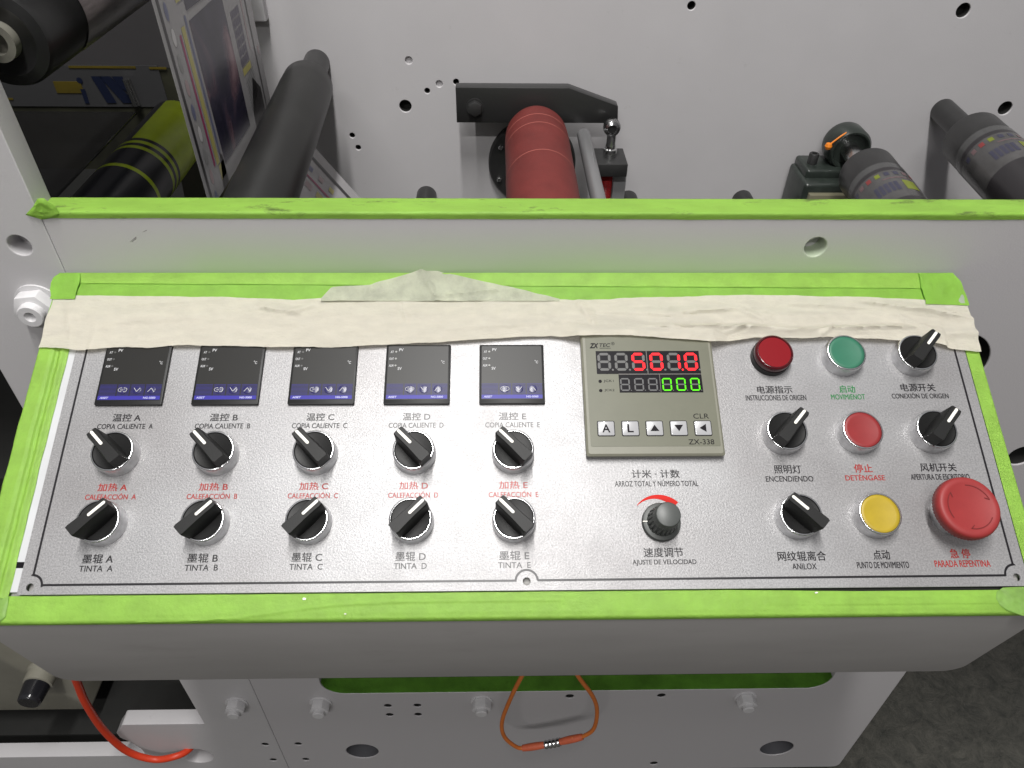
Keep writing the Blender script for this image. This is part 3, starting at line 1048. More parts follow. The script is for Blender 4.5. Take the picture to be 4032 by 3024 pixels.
LIT = {'5': 'afgcd', '0': 'abcdef', '1': 'bc', ' ': ''}
off = bmesh.new(); red = bmesh.new(); off2 = bmesh.new(); grn = bmesh.new()
for x, ch, dot in zip((11.6, 24.2, 36.9, 50.3, 63.2, 75.9), '  5010', (0, 0, 0, 0, 1, 0)):
    for k, pl_ in segs(x, 65.0, 9.8, 14.4, 2.0).items():
        add_flat(red if k in LIT[ch] else off, pl_, Z + 0.1)
    add_flat(red if dot else off, circ(x + 10.9, 65.7, 0.78, 14), Z + 0.1)
for x, ch in zip((27.2, 37.4, 47.5, 57.9, 68.2, 78.5), '   000'):
    for k, pl_ in segs(x, 48.9, 7.0, 10.1, 1.05).items():
        add_flat(grn if k in LIT[ch] else off2, pl_, Z + 0.1)
    add_flat(off2, circ(x + 7.8, 49.3, 0.4, 10), Z + 0.1)
obj('unlit_digit', off, 'seg_off', cnt)
obj('red_digit', red, 'seg_red', cnt)['label'] = 'lit red digits reading 501.0'
obj('unlit_small_digit', off2, 'seg_off_dim', cnt)
obj('green_digit', grn, 'seg_green', cnt)['label'] = 'lit green digits reading 000'
for i, x in enumerate((14.7, 32.0, 49.3, 66.6, 83.9)):
    bm = bmesh.new()
    add_prism(bm, rrect(x - 6.3, x + 6.3, 14.2, 25.8, 1.2, 3), 7.55, 7.8)
    kf = obj('key', bm, 'ink', cnt)
    bm = bmesh.new()
    add_prism(bm, rrect(x - 5.8, x + 5.8, 14.7, 25.3, 0.9, 3), 7.7, 8.3, 0.35)
    obj('key_pad', bm, 'key', kf)
    bm = bmesh.new()
    zz = 8.38
    if i < 2:
        add_text(bm, 'AL'[i], x, 20.0, 5.8 if i == 0 else 4.4, 6.2, zz, 0.02)
    elif i == 2:
        add_flat(bm, [(x - 3.2, 17.8), (x + 3.2, 17.8), (x, 22.6)], zz)
    elif i == 3:
        add_flat(bm, [(x - 3.2, 22.4), (x + 3.2, 22.4), (x, 17.6)], zz)
    else:
        add_flat(bm, [(x + 2.2, 17.0), (x + 2.2, 23.0), (x - 2.6, 20.0)], zz)
    obj('symbol', bm, 'ink', kf)
bm = bmesh.new()
add_text(bm, 'CLR', 83.6, 29.2, 11.2, 3.8, Z, 0.0)
add_text(bm, 'ZX-338', 81.7, 9.8, 18.2, 3.8, Z, 0.004)
add_text(bm, 'ZX', 9.7, 85.4, 6.9, 4.2, Z, 0.04, 0, 0.25)
add_text(bm, 'TEC', 17.8, 85.9, 8.2, 3.0, Z, 0.012, 0, 0.2)
add_flat(bm, [(13.7, 83.2), (22.0, 83.2), (22.0, 83.55), (13.7, 83.55)], Z)
add_text(bm, '®', 23.9, 87.2, 2.6, 2.6, Z, 0.0)
add_text(bm, 'JCK1', 18.8, 56.7, 7.3, 2.2, Z, 0.0)
add_text(bm, 'JCK2', 19.0, 49.4, 7.3, 2.2, Z, 0.0)
obj('lettering', bm, 'ink', cnt)
for y in (56.6, 49.3):
    bm = bmesh.new()
    add_lathe(bm, [(1.25, Z), (1.1, Z + 0.3), (0, Z + 0.4)], 20, (12.6, y, 0))
    obj('indicator', bm, 'ink', cnt)

# ================================================================== ROTARY SELECTOR SWITCHES
def make_collar(parent, m_='chrome'):
    bm = bmesh.new()
    add_lathe(bm, [(14.9, 0.05), (14.95, 1.0), (14.6, 9.4), (14.35, 10.7), (14.0, 11.05), (13.3, 11.05), (13.1, 10.6), (13.1, 8.0)], 72, mi=[1, 1, 0, 0, 0, 0, 0], cap1=False)
    return obj('collar', bm, ['chrome', 'chrome_dull'], parent, angle=50)


def make_switch(label):
    t = plate_thing('selector_switch', label, 'selector switch', 0, 0, 'rotary selector switches on the aluminium plate')
    make_collar(t)
    bm = bmesh.new()
    add_lathe(bm, [(12.95, 8.2), (12.95, 10.3), (12.5, 10.7), (9.5, 10.2), (0, 9.4)], 64)
    obj('disc', bm, 'black', t)
    # handle: points along +y; waisted body, slightly narrower at the pointer end
    bm = bmesh.new()
    st = [(-14.0, 3.8, 4.5), (-12.4, 4.3, 5.2), (-7.0, 4.0, 5.6), (0.0, 3.7, 5.5), (6.0, 3.65, 5.2), (12.0, 3.8, 4.8), (14.0, 3.4, 4.2)]
    rows = []
    for y, wt, wb in st:
        yt = y * 1.0
        ybm = y * 0.965
        rows.append([bm.verts.new(p) for p in ((-wb, ybm, 9.8), (-wb * 0.97, ybm, 13.0), (-wt - 0.25, yt, 23.2), (-wt + 0.35, yt, 24.2), (wt - 0.35, yt, 24.2), (wt + 0.25, yt, 23.2), (wb * 0.97, ybm, 13.0), (wb, ybm, 9.8))])
    for a_, b_ in zip(rows, rows[1:]):
        for k in range(7):
            f = bm.faces.new((a_[k], a_[k + 1], b_[k + 1], b_[k]))
            f.smooth = True
    bm.faces.new(rows[0]); bm.faces.new(rows[-1])
    h = obj('handle', bm, 'black_soft', t, angle=28)
    bm = bmesh.new()
    add_prism(bm, rrect(-1.0, 1.0, 0.4, 13.7, 0.95, 3), 24.15, 24.42)
    obj('pointer_line', bm, 'white_line', h)
    return t


sw = []
for i, (cx, L_) in enumerate(zip(cols, 'ABCDE')):
    sw.append((cx, 94.4, 45, f'black selector switch with white pointer between the captions COPIA CALIENTE {L_} and CALEFACCIÓN {L_}'))
for i, (cx, L_) in enumerate(zip(cols, 'ABCDE')):
    sw.append((cx, 46.0, -45 if i < 4 else 45, f'black selector switch with white pointer just above the caption TINTA {L_}'))
sw += [(291.6, 168.2, -42, 'black selector switch above CONEXIÓN DE ORIGEN, its pointer reaching over the cream tape'),
       (184.0, 107.2, -42, 'black selector switch above the caption ENCENDIENDO, beside the counter'),
       (291.6, 107.8, -42, 'black selector switch above the caption APERTURA DE ESCRITORIO, beside the red push button'),
       (184.2, 47.0, 46, 'black selector switch above the caption ANILOX, beside the yellow push button')]
first = make_switch(sw[0][3])
for i, (u, v, ang, lab) in enumerate(sw):
    s_ = first if i == 0 else copy_tree(first, lab)
    s_.location = Vector(on_plate(u, v)) * S
    s_.rotation_euler = (Matrix.Rotation(ALPHA, 3, 'X') @ Matrix.Rotation(math.radians(ang), 3, 'Z')).to_euler()

# ------------------------------------------------------------------ push buttons
def make_button(m_, label, u, v):
    t = plate_thing('push_button', label, 'push button', u, v)
    make_collar(t)
    bm = bmesh.new()
    add_lathe(bm, [(12.95, 8.2), (12.95, 10.6), (12.6, 11.0), (10.5, 10.75), (6.0, 10.2), (0, 10.0)], 64)
    obj('cap', bm, m_, t, angle=60)
    return t


make_button('btn_green', 'chrome push button with a flat green cap, between the red lamp and a selector', 238.0, 168.2)
make_button('btn_red', 'chrome push button with a flat red cap, above the caption DETÉNGASE', 238.2, 107.4)
make_button('btn_yellow', 'chrome push button with a flat yellow cap, above PUNTO DE MOVIMIENTO', 238.2, 47.2)

# ------------------------------------------------------------------ indicator lamp
t = plate_thing('indicator_lamp', 'round dark red indicator lamp with black base, above the caption INSTRUCCIONES DE ORIGEN', 'indicator lamp', 184.0, 168.4)
bm = bmesh.new()
add_lathe(bm, [(14.6, 0.05), (14.6, 5.6), (14.2, 6.0)], 64)
obj('lamp_base', bm, 'black', t)
bm = bmesh.new()
add_lathe(bm, [(14.1, 6.0), (14.2, 10.4), (13.6, 11.6), (12.6, 11.9), (12.0, 11.3)], 64, cap1=False)
obj('lens_rim', bm, 'lens_side', t, angle=60)
bm = bmesh.new()
add_lathe(bm, [(12.1, 10.6), (12.0, 11.2), (0, 11.3)], 64)
obj('lens', bm, 'lens', t)

# ------------------------------------------------------------------ emergency stop
t = plate_thing('emergency_stop_button', 'large red mushroom emergency stop button with moulded arrows, at the plate corner', 'emergency stop', 293.0, 48.6)
make_collar(t)
bm = bmesh.new()
def fl_(k, i): return 1.0 - (0.022 if (i % 2 and 2 <= k <= 4) else 0.0)
add_lathe(bm, [(11.5, 10.0), (13.5, 11.0), (20.4, 13.6), (21.9, 15.0), (22.0, 19.6), (21.4, 21.6), (20.4, 22.8), (19.2, 23.3), (17.0, 23.45), (16.4, 23.15), (0, 23.3)], 120, flute=fl_)
cap = obj('mushroom_cap', bm, 'stop_red', t, angle=45)
for a0 in (20, 140, 260):
    bm = bmesh.new()
    def P(r, a): return (r * math.cos(math.radians(a)), r * math.sin(math.radians(a)), 23.52)
    vo = []; vi = []
    for k in range(13):
        a = a0 + 70 * k / 12
        vo.append(bm.verts.new(P(15.6, a))); vi.append(bm.verts.new(P(15.0, a)))
    for k in range(12):
        bm.faces.new((vo[k], vo[k + 1], vi[k + 1], vi[k]))
    q = [P(15.6, a0), P(13.0, a0 + 9), P(12.6, a0 + 7), P(15.4, a0 - 3)]
    bm.faces.new([bm.verts.new(p) for p in q])
    obj('arrow_mark', bm, 'stop_dark', cap)
for c_ in t.children:
    if c_.name.startswith('mushroom_cap'):
        c_.scale = (0.965, 0.965, 1.0)

# ------------------------------------------------------------------ speed dial
t = plate_thing('speed_dial', 'dark grey fluted speed dial under a printed red crescent, below the counter', 'dial', 90.3, 44.4)
bm = bmesh.new()
add_lathe(bm, [(13.2, 0.1), (13.2, 3.0), (12.7, 3.9), (10.4, 4.6)], 64)
obj('skirt', bm, 'dial_grey', t)
bm = bmesh.new()
def fl2(k, i): return 1.0 - (0.085 if (k in (1, 2, 3) and (i % 6) < 2) else 0.0)
add_lathe(bm, [(10.4, 4.5), (10.2, 5.0), (9.6, 13.0), (9.0, 16.0), (8.7, 16.4), (8.4, 24.2), (7.9, 24.9)], 120, flute=fl2, cap1=False)
g_ = obj('grip', bm, 'dial_grey', t, angle=40)
bm = bmesh.new()
add_lathe(bm, [(7.9, 24.9), (7.4, 25.2), (0, 25.3)], 64, cap0=False)
obj('dial_cap', bm, 'dial_cap', t)
bm = bmesh.new()
add_box(bm, -13.1, -9.8, -0.3, 0.3, 3.9, 4.75)
obj('pointer_mark', bm, 'white_line', t)

# ================================================================== TAPES
def deck_sheet(name, label, u0, u1, lo_fn, hi_fn, h_fn, m_, nu, nv, group=None, cat='tape'):
    """strip of tape on the sloping deck, real thickness from two skins"""
    bm = bmesh.new()
    def fn(s, t_):
        u = u0(t_) + (u1(t_) - u0(t_)) * s if callable(u0) else u0 + (u1 - u0) * s
        v = lo_fn(u) + (hi_fn(u) - lo_fn(u)) * t_
        return (u, v, h_fn(u, v, t_))
    add_sheet(bm, fn, nu, nv)
    r = bmesh.ops.solidify(bm, geom=bm.faces[:], thickness=0.25)
    o = obj(name, bm, m_, None, angle=60)
    o.rotation_euler = (ALPHA, 0, 0)
    tag(o, label, cat, group)
    return o


TOP = [(-360.7, 221.5), (-347.0, 222.5), (-322.6, 222.3), (-298.1, 222.0), (-266.7, 221.8), (-210, 220.4), (-178.7, 218.7), (-156.7, 220.1), (-104.8, 220.0), (-73.8, 219.3), (-22.9, 219.3), (20.7, 219.2), (39.4, 218.5), (65.9, 218.8), (74.8, 220.0), (103.6, 220.8), (131.0, 221.3), (167.2, 222.9), (204.8, 222.4), (262.5, 220.7), (305.8, 219.0), (334.4, 216.9), (346.5, 215.7)]
BOT = [(-360.5, 177.7), (-343.1, 176.9), (-331.8, 175.0), (-324.2, 174.9), (-311.1, 176.4), (-296.0, 177.1), (-291.2, 176.9), (-279.9, 176.2), (-265.4, 178.2), (-250.1, 178.4), (-232.2, 177.8), (-212.0, 177.7), (-188.1, 176.7), (-172.7, 176.8), (-138.1, 176.7), (-123.8, 177.7), (-100.0, 179.0), (-77.2, 179.9), (-53.2, 181.6), (-35.1, 182.9), (-16.9, 184.2), (1.3, 185.5), (19.5, 185.8), (41.9, 183.0), (61.6, 183.6), (78.1, 183.3), (112.3, 180.4), (139.7, 178.3), (162.4, 182.0), (173.8, 184.0), (208.7, 182.7), (230.0, 183.9), (257.9, 182.6), (281.6, 181.5), (312.1, 178.8), (323.8, 174.9), (342.6, 172.5)]


CREASES = [(-204, 212, -170, 205, 2.2, 3), (-178, 206, -160, 214, 1.4, 2.5), (-96, 216, -90, 198, 1.3, 2), (-300, 214, -255, 216, 0.8, 2),
           (40, 218, 52, 194, 2.2, 3), (60, 207, 120, 203, 1.8, 3), (112, 205, 165, 210, 2.4, 3.5), (165, 210, 185, 196, 1.8, 2.5), (95, 192, 195, 191, 2.4, 2.4),
           (195, 189, 300, 192, 2.6, 2.2), (150, 186, 172, 194, 1.8, 2), (222, 183, 236, 193, 1.8, 2), (258, 217, 336, 203, 2.8, 3.5), (286, 206, 322, 180, 1.5, 2.5),
           (205, 214, 262, 211, 1.5, 3), (-350, 214, -340, 184, 0.9, 2), (-320, 198, -230, 203, 0.7, 3), (-60, 192, 20, 197, 0.9, 3), (328, 206, 345, 205, 1.6, 2)]


def masking_h(u, v, t_):
    # lies on the deck at the top, lifted over the instruments at the bottom
    over = 3.6 if u < 28 else (3.6 + (u - 28) / 12 * 5.6 if u < 40 else (9.2 if u < 141 else max(4.5, 9.2 - (u - 141) / 10 * 4)))
    if u < -325 or u > 320:
        over = 2.2
    h = 0.9 + (over - 0.9) * max(0.0, min(1.0, (0.62 - t_) / 0.5))
    h += 0.9 * nz(u, v * 1.6, 0.045, 3.1) + 0.35 * nz(u, v, 0.13, 9.2) + 0.5 * max(0, 0.35 - abs(nz(u * 0.6, v * 1.5, 0.035, 21.0))) * 2
    # long soft horizontal creases, stronger on the right half
    amp = 3.2 if u > 20 else 1.6
    h += amp * max(0, nz(u * 0.35, v * 2.0, 0.05, 1.7)) * (1 - abs(2 * t_ - 1)) * 1.0
    for (ua, va, ub, vb, am, wd) in CREASES:
        dx, dy = ub - ua, vb - va
        q = ((u - ua) * dx + (v - va) * dy) / (dx * dx + dy * dy)
        if -0.1 < q < 1.1:
            sd = ((v - va) * dx - (u - ua) * dy) / math.hypot(dx, dy) + 0.8 * nz(u, v, 0.08, va)
            env = max(0.0, min(1.0, (q + 0.1) * 4, (1.1 - q) * 4))
            if 0 <= sd < wd * 2.2:
                h += am * env * (1 - sd / (wd * 2.2))
            elif -wd * 0.5 < sd < 0:
                h += am * env * (1 + sd / (wd * 0.5))
    d = abs((v - 206) - 0.22 * (u + 182)) if -200 < u < -168 else 9
    if d < 6:
        h += 1.7 * (1 - d / 6) * (1 - abs(u + 184) / 17)
    # pleat near the right half bottom
    if u > 95:
        pv = 190 + 1.8 * math.sin(u * 0.05)
        d = v - pv
        if abs(d) < 5:
            h += 1.9 * (1 - abs(d) / 5) * min(1, (u - 95) / 40)
    d = abs(v - (213 - 0.16 * (u - 270))) if u > 262 else 9
    if d < 4:
        h += 1.6 * (1 - d / 4) * min(1, (u - 262) / 25)
    if t_ < 0.10:
        h += 0.7 * (0.5 + nz(u, 0, 0.09, 5.5)) * (0.10 - t_) / 0.10
    return h


deck_sheet('masking_tape', 'wide cream masking tape strip with creases across the top of the control panel', lambda t_: -361.4 + 0.6 * math.sin(t_ * 9), lambda t_: 345.0 + 2.2 * math.sin(t_ * 2.4 + 0.3) * (1 - 0.3 * t_),
           lambda u: lerp_line(BOT, u) + 0.25 * nz(u, 0, 0.3, 2), lambda u: lerp_line(TOP, u) + 0.2 * nz(u, 0, 0.2, 4), masking_h, 'masking', 420, 34)

# loose greyed piece that sticks up behind the cream strip
FL = [(-156.7, 219.6), (-149.5, 229.3), (-145.2, 230.0), (-119.1, 230.8), (-115.5, 232.9), (-79.7, 245.0), (-76.0, 245.3), (-54.4, 240.2), (-26.7, 232.9), (-2.9, 227.1), (26.9, 218.9)]
bm = bmesh.new()
def ffn(s, t_):
    u = -156.7 + (26.9 + 156.7) * s
    v0 = 217.0
    v1 = lerp_line(FL, u)
    v = v0 + (max(v1, v0 + 0.2) - v0) * t_
    lift = 2.0 + 0.03 * max(0, v - 220) + 1.1 * nz(u, v, 0.09, 7.7) + 1.6 * max(0, 1 - abs(u + 0.5 * (v - 219) + 68) / 3) + 1.4 * max(0, 1 - abs(v - 222 - 0.12 * (u + 60)) / 2) * (1 if -70 < u < -20 else 0) + 1.0 * max(0, 1 - abs(u - (v - 219) * 0.8 + 128) / 6)
    return (u, v, lift)
add_sheet(bm, ffn, 110, 14)
bmesh.ops.solidify(bm, geom=bm.faces[:], thickness=0.2)
o = obj('masking_tape_scrap', bm, 'masking_old')
o.rotation_euler = (ALPHA, 0, 0)
tag(o, 'torn greyish triangle of masking tape sticking up behind the cream strip', 'tape')

TG = 'green painted tape strips on the machine'
LCOR = [(205, -362.6), (222.1, -362.0), (227.7, -363.9), (232.7, -364.2), (237.4, -363.1), (241.0, -359.0)]
RCOR = [(205, 346.5), (224.0, 346.0), (227.4, 345.4), (235.1, 344.2), (241.0, 339.5)]
deck_sheet('painted_tape', 'lime green taped ledge between the cream tape and the machine frame', lambda t_: lerp_line(LCOR, 206 + 35 * t_), lambda t_: lerp_line(RCOR, 206 + 35 * t_),
           lambda u: 206, lambda u: 241.0, lambda u, v, t_: 0.1 + 0.22 * nz(u, v * 2, 0.05, 8) + 0.12 * nz(u, v, 0.2, 3), 'green_b', 240, 14, TG)
deck_sheet('painted_tape', 'narrow bright lime tape band along the joint of console and frame', -356.0, 340.0, lambda u: 233.6 - (u + 356) * 0.0070 + 0.4 * nz(u, 0, 0.03, 1), lambda u: 241.9,
           lambda u, v, t_: 0.75 + 1.6 * t_ * t_ + 0.18 * nz(u, v, 0.08, 12), 'green', 240, 8, TG)
deck_sheet('painted_tape', 'small crumpled green tape patch wrapped round the far right corner of the ledge', lambda t_: 312.8 + 2.4 * nz(0, t_ * 23, 0.12, 4), lambda t_: lerp_line(RCOR, 218 + 23 * t_) + 0.8,
           lambda u: 214 - 0.04 * (u - 313), lambda u: 241.2, lambda u, v, t_: 1.9 + 0.9 * abs(nz(u, v, 0.12, 6)) + 1.2 * t_ * t_, 'green_b', 24, 16, TG)
deck_sheet('painted_tape', 'small translucent green tape patch wrapped round the far left corner of the ledge', lambda t_: lerp_line(LCOR, 219 + 22 * t_) - 0.7, lambda t_: -344.0 + 2.0 * nz(0, t_ * 22, 0.1, 9),
           lambda u: 219, lambda u: 241.4, lambda u, v, t_: 1.7 + 0.6 * abs(nz(u, v, 0.12, 6)) + 1.2 * t_ * t_, 'green_b', 16, 16, TG)
deck_sheet('masking_tape_end', 'pale torn tape end at the upper right corner of the console', 337.2, 346.6, lambda u: 214.5, lambda u: 223.7 + 0.3 * nz(u, 0, 0.5),
           lambda u, v, t_: 2.0 + 0.5 * nz(u, v, 0.2, 6), 'masking_pale', 10, 8)


def rim_h_left(u, v, t_):
    x = u + 0.8 * nz(0, v, 0.03, 4) + 0.35 * nz(u, v, 0.10, 2)
    pts = [(-363.5, -3.5), (-362.6, -0.2), (-361.2, 0.9), (-353, 1.0), (-350.5, 0.4), (-349.2, -0.9), (-347.2, -1.2), (-345.8, 0.4), (-344.4, 0.5), (-342.6, -0.6), (-340, -1.5)]
    return lerp_line(pts, x) + 0.22 * nz(u, v, 0.06, 9)


deck_sheet('painted_tape', 'ridged lime green tape along the rim beside the COPIA CALIENTE A column', lambda t_: -363.4, lambda t_: -340.7 + 0.9 * nz(0, t_ * 180, 0.04, 3),
           lambda u: -2.0, lambda u: 186, rim_h_left, 'green', 40, 120, TG)
deck_sheet('painted_tape', 'flat lime green tape along the rim beside the emergency stop button', lambda t_: 335.2, lambda t_: 346.9,
           lambda u: -1.5, lambda u: 186, lambda u, v, t_: (0.1 if u < 345.4 else -1.2 * (u - 345.4)) + 0.15 * nz(u, v, 0.07, 5), 'green', 16, 100, TG)

# front lip tape, wrapped over the folded edge
bm = bmesh.new()
lip = [(-0.6, -1.7), (-3, -1.5), (-8, -1.4), (-13, -1.5), (-14.8, -1.8)]
lipw = [dk(v, h) for v, h in lip]
e0 = lipw[-1]
lipw += [(e0[0] - 1.5, e0[1] - 0.9), (e0[0] - 2.0, e0[1] - 2.6), (e0[0] - 1.5, e0[1] - 5.2)]
L_len = [0.0]
for a_, b_ in zip(lipw, lipw[1:]):
    L_len.append(L_len[-1] + math.hypot(b_[0] - a_[0], b_[1] - a_[1]))
def lipfn(s, t_):
    u = -362.8 + (347.2 + 362.8) * s
    L = t_ * L_len[-1]
    for k in range(len(L_len) - 1):
        if L <= L_len[k + 1] + 1e-9:
            q = (L - L_len[k]) / (L_len[k + 1] - L_len[k])
            y = lipw[k][0] + (lipw[k + 1][0] - lipw[k][0]) * q
            z = lipw[k][1] + (lipw[k + 1][1] - lipw[k][1]) * q
            break
    if u > 130:
        y -= 1.9 * min(1, (u - 130) / 90) * (1 - t_) * ca * (1 if t_ < 0.5 else 0.5)
    w = 0.28 * nz(u, t_ * 20, 0.05, 6) + 0.12 * nz(u, t_ * 30, 0.2, 2)
    if u < 40 and t_ < 0.1:
        y += 0.3 * nz(u, 0, 0.04)
    # long crease wandering across the left half
    cv = 0.86 - 0.62 / (1 + math.exp(-(u + 165) / 24))
    d = (t_ - cv)
    if -330 < u < 20 and abs(d) < 0.09:
        w += 0.75 * (1 - abs(d) / 0.09) * (1 if d > 0 else 0.35)
    if u > 140 and t_ < 0.2:
        w -= 0.9 * min(1, (u - 140) / 60) * (1 - t_ / 0.2)
    return (u, y - w * sa, z + w * ca)
add_sheet(bm, lipfn, 360, 26)
bmesh.ops.solidify(bm, geom=bm.faces[:], thickness=0.25)
o = obj('painted_tape', bm, 'green', angle=60)
tag(o, 'long lime green tape folded over the front edge below the control panel', 'tape', TG)
lip_tape = o
for u, v, r_ in ((-148.5, -3.9, 1.6), (190.2, -3.0, 1.3), (-120.9, -13.7, 0.8)):
    bm = bmesh.new()
    pts_ = [(u + r_ * (0.6 + 0.6 * random.random()) * math.cos(a), v + 0.55 * r_ * (0.6 + 0.6 * random.random()) * math.sin(a)) for a in [k * 0.7 for k in range(9)]]
    add_prism(bm, pts_, -1.35, -0.75)
    ch_ = obj('paint_chip', bm, 'white_line', lip_tape)
    ch_.rotation_euler = (ALPHA, 0, 0)

# corner patches on the front lip
def patch(label, pts_uv, h0, m_, amp, seed):
    bm = bmesh.new()
    cu_ = sum(p[0] for p in pts_uv) / len(pts_uv)
    cv_ = sum(p[1] for p in pts_uv) / len(pts_uv)
    ring = []
    n_ = len(pts_uv)
    dense = []
    for i in range(n_):
        a_, b_ = pts_uv[i], pts_uv[(i + 1) % n_]
        for k in range(5):
            dense.append((a_[0] + (b_[0] - a_[0]) * k / 5, a_[1] + (b_[1] - a_[1]) * k / 5))
    layers = []
    for r_ in (1.0, 0.8, 0.6, 0.4, 0.2):
        layers.append([bm.verts.new(((cu_ + (x - cu_) * r_), (cv_ + (y - cv_) * r_), h0 + (0 if r_ == 1 else amp * (0.6 + nz(cu_ + (x - cu_) * r_, cv_ + (y - cv_) * r_, 0.16, seed))))) for x, y in dense])
    c = bm.verts.new((cu_, cv_, h0 + amp))
    for a_, b_ in zip(layers, layers[1:]):
        for i in range(len(dense)):
            j = (i + 1) % len(dense)
            f = bm.faces.new((a_[i], a_[j], b_[j], b_[i])); f.smooth = True
    for i in range(len(dense)):
        f = bm.faces.new((layers[-1][i], layers[-1][(i + 1) % len(dense)], c)); f.smooth = True
    bmesh.ops.solidify(bm, geom=bm.faces[:], thickness=0.25)
    o = obj('painted_tape', bm, m_, angle=70)
    o.rotation_euler = (ALPHA, 0, 0)
    tag(o, label, 'tape', TG)


patch('crumpled translucent green tape flap over the front corner below the emergency stop', [(348, -0.5), (327.4, -0.4), (316.5, -0.8), (311.5, -3.5), (310.0, -8), (311.5, -12), (315.3, -15.2), (324.8, -19.0), (349, -21)], -0.6, 'green_thin', 1.6, 3)
patch('pale green tape piece folded over the front corner beside the ridged rim', [(-363.5, -1.0), (-340.1, -0.9), (-339.4, -6.0), (-339.0, -13.5), (-342.1, -16.6), (-363.5, -17.2)], -0.9, 'green_thin', 0.8, 5)

# upper ledge: tape over the top edge of the front plate
bm = bmesh.new()
def barfn(s, t_):
    x = -356.5 + (958 + 356.5) * s
    w = 0.25 * nz(x, t_ * 12, 0.06, 2) + 0.12 * nz(x, t_ * 20, 0.25, 4)
    pts = [(YW + 22.6, 156.5), (YW + 22.5, 159.6), (YW + 21.5, 160.0), (YW + 1.2, 160.0), (YW - 0.3, 159.5), (YW - 0.7, 158.6), (YW - 0.5, 154.6)]
    L = [0.0]
    for a_, b_ in zip(pts, pts[1:]):
        L.append(L[-1] + math.hypot(b_[0] - a_[0], b_[1] - a_[1]))
    d = t_ * L[-1]
    for k in range(len(L) - 1):
        if d <= L[k + 1] + 1e-9:
            q = (d - L[k]) / (L[k + 1] - L[k])
            y = pts[k][0] + (pts[k + 1][0] - pts[k][0]) * q
            z = pts[k][1] + (pts[k + 1][1] - pts[k][1]) * q
            break
    return (x, y - abs(w) * 0.6, z + w * 0.5 - (0.5 * nz(x, 0, 0.02, 7) if t_ > 0.98 else 0))
add_sheet(bm, barfn, 420, 28)
bmesh.ops.solidify(bm, geom=bm.faces[:], thickness=0.25)
o = obj('painted_tape', bm, 'green_dirty', angle=60)
tag(o, 'long scuffed lime green tape along the upper edge of the machine frame', 'tape', TG)
# crumpled end of that tape on the side plate
bm = bmesh.new()
poly = [(-366, 157.6), (-358, 164), (-352, 170.5), (-347.5, 171), (-341, 163), (-341.5, 158), (-345, 155.4), (-356, 153.8)]
cxp, czp = -351, 161
dense = []
for i in range(len(poly)):
    a_, b_ = poly[i], poly[(i + 1) % len(poly)]
    for k in range(5):
        dense.append((a_[0] + (b_[0] - a_[0]) * k / 5, a_[1] + (b_[1] - a_[1]) * k / 5))
layers = []
for r_ in (1.0, 0.8, 0.6, 0.4, 0.2):
    layers.append([bm.verts.new((cxp + (x - cxp) * r_, YW - 0.9 - (0 if r_ == 1 else 1.2 + 1.4 * nz(x * r_, z * r_, 0.2, 3)), czp + (z - czp) * r_)) for x, z in dense])
c_ = bm.verts.new((cxp, YW - 3.0, czp))
for a_, b_ in zip(layers, layers[1:]):
    for i in range(len(dense)):
        j = (i + 1) % len(dense)
        f = bm.faces.new((a_[i], a_[j], b_[j], b_[i])); f.smooth = True
for i in range(len(dense)):
    bm.faces.new((layers[-1][i], layers[-1][(i + 1) % len(dense)], c_)).smooth = True
bmesh.ops.solidify(bm, geom=bm.faces[:], thickness=0.25)
o = obj('painted_tape', bm, 'green', angle=70)
tag(o, 'crumpled lime tape end stuck on the frame at the corner of the upper opening', 'tape', TG)
# tape inside the slot under the console
bm = bmesh.new()
def slotfn(s, t_):
    x = -262 + (440 + 262) * s
    z0 = -576.6
    e_ = min(x + 262.0, 440.0 - x)
    if e_ < 30:
        z0 += 30 - math.sqrt(max(0, 30 * 30 - (30 - e_) ** 2))
    return (x, YW + 0.2 + 22.0 * t_, z0 + 0.3 + 0.35 * nz(x, t_ * 20, 0.05, 4))
add_sheet(bm, slotfn, 260, 8)
bmesh.ops.solidify(bm, geom=bm.faces[:], thickness=0.25)
o = obj('painted_tape', bm, mat('dark_green_tape', (0.16, 0.40, 0.045), 0.5, var=0.25, vscale=30, bump=0.4, bscale=200), angle=60)
tag(o, 'dark green tape lining the long slot under the console', 'tape', TG)

# ================================================================== ROLLERS AND FITTINGS BEHIND
def roller(name, label, cat, x, z, parts, group=None):
    t = thing(name, label, cat, (x, 0, z))
    if group:
        t['group'] = group
    for pn, prof_, m_ in parts:
        bm = bmesh.new()
        add_lathe(bm, prof_, 64, axis='Y')
        obj(pn, bm, m_, t, angle=40)
    return t


def ypf(pts): return [(r, y) for r, y in pts]


# red rubber nip roller
t = roller('nip_roller', 'dusty red rubber roller in front of the black bracket', 'roller', 28.5, 51, [
    ('shaft', [(17, 651), (17, 630)], 'steel'),
    ('sleeve', [(22, 640), (29, 637), (35, 629), (38.2, 618), (39, 606), (39, 594), (39.2, 590), (39.2, 492), (39.5, 488), (39.5, 262), (36, 258)], 'roller_red')])
bm = bmesh.new()
for y, r_ in ((592, 39.25), (567, 39.3), (490, 39.6)):
    add_lathe(bm, [(r_, y - 0.9), (r_ + 0.12, y), (r_, y + 0.9)], 64, axis='Y', cap0=False, cap1=False)
obj('wear_line', bm, 'roller_line', t)

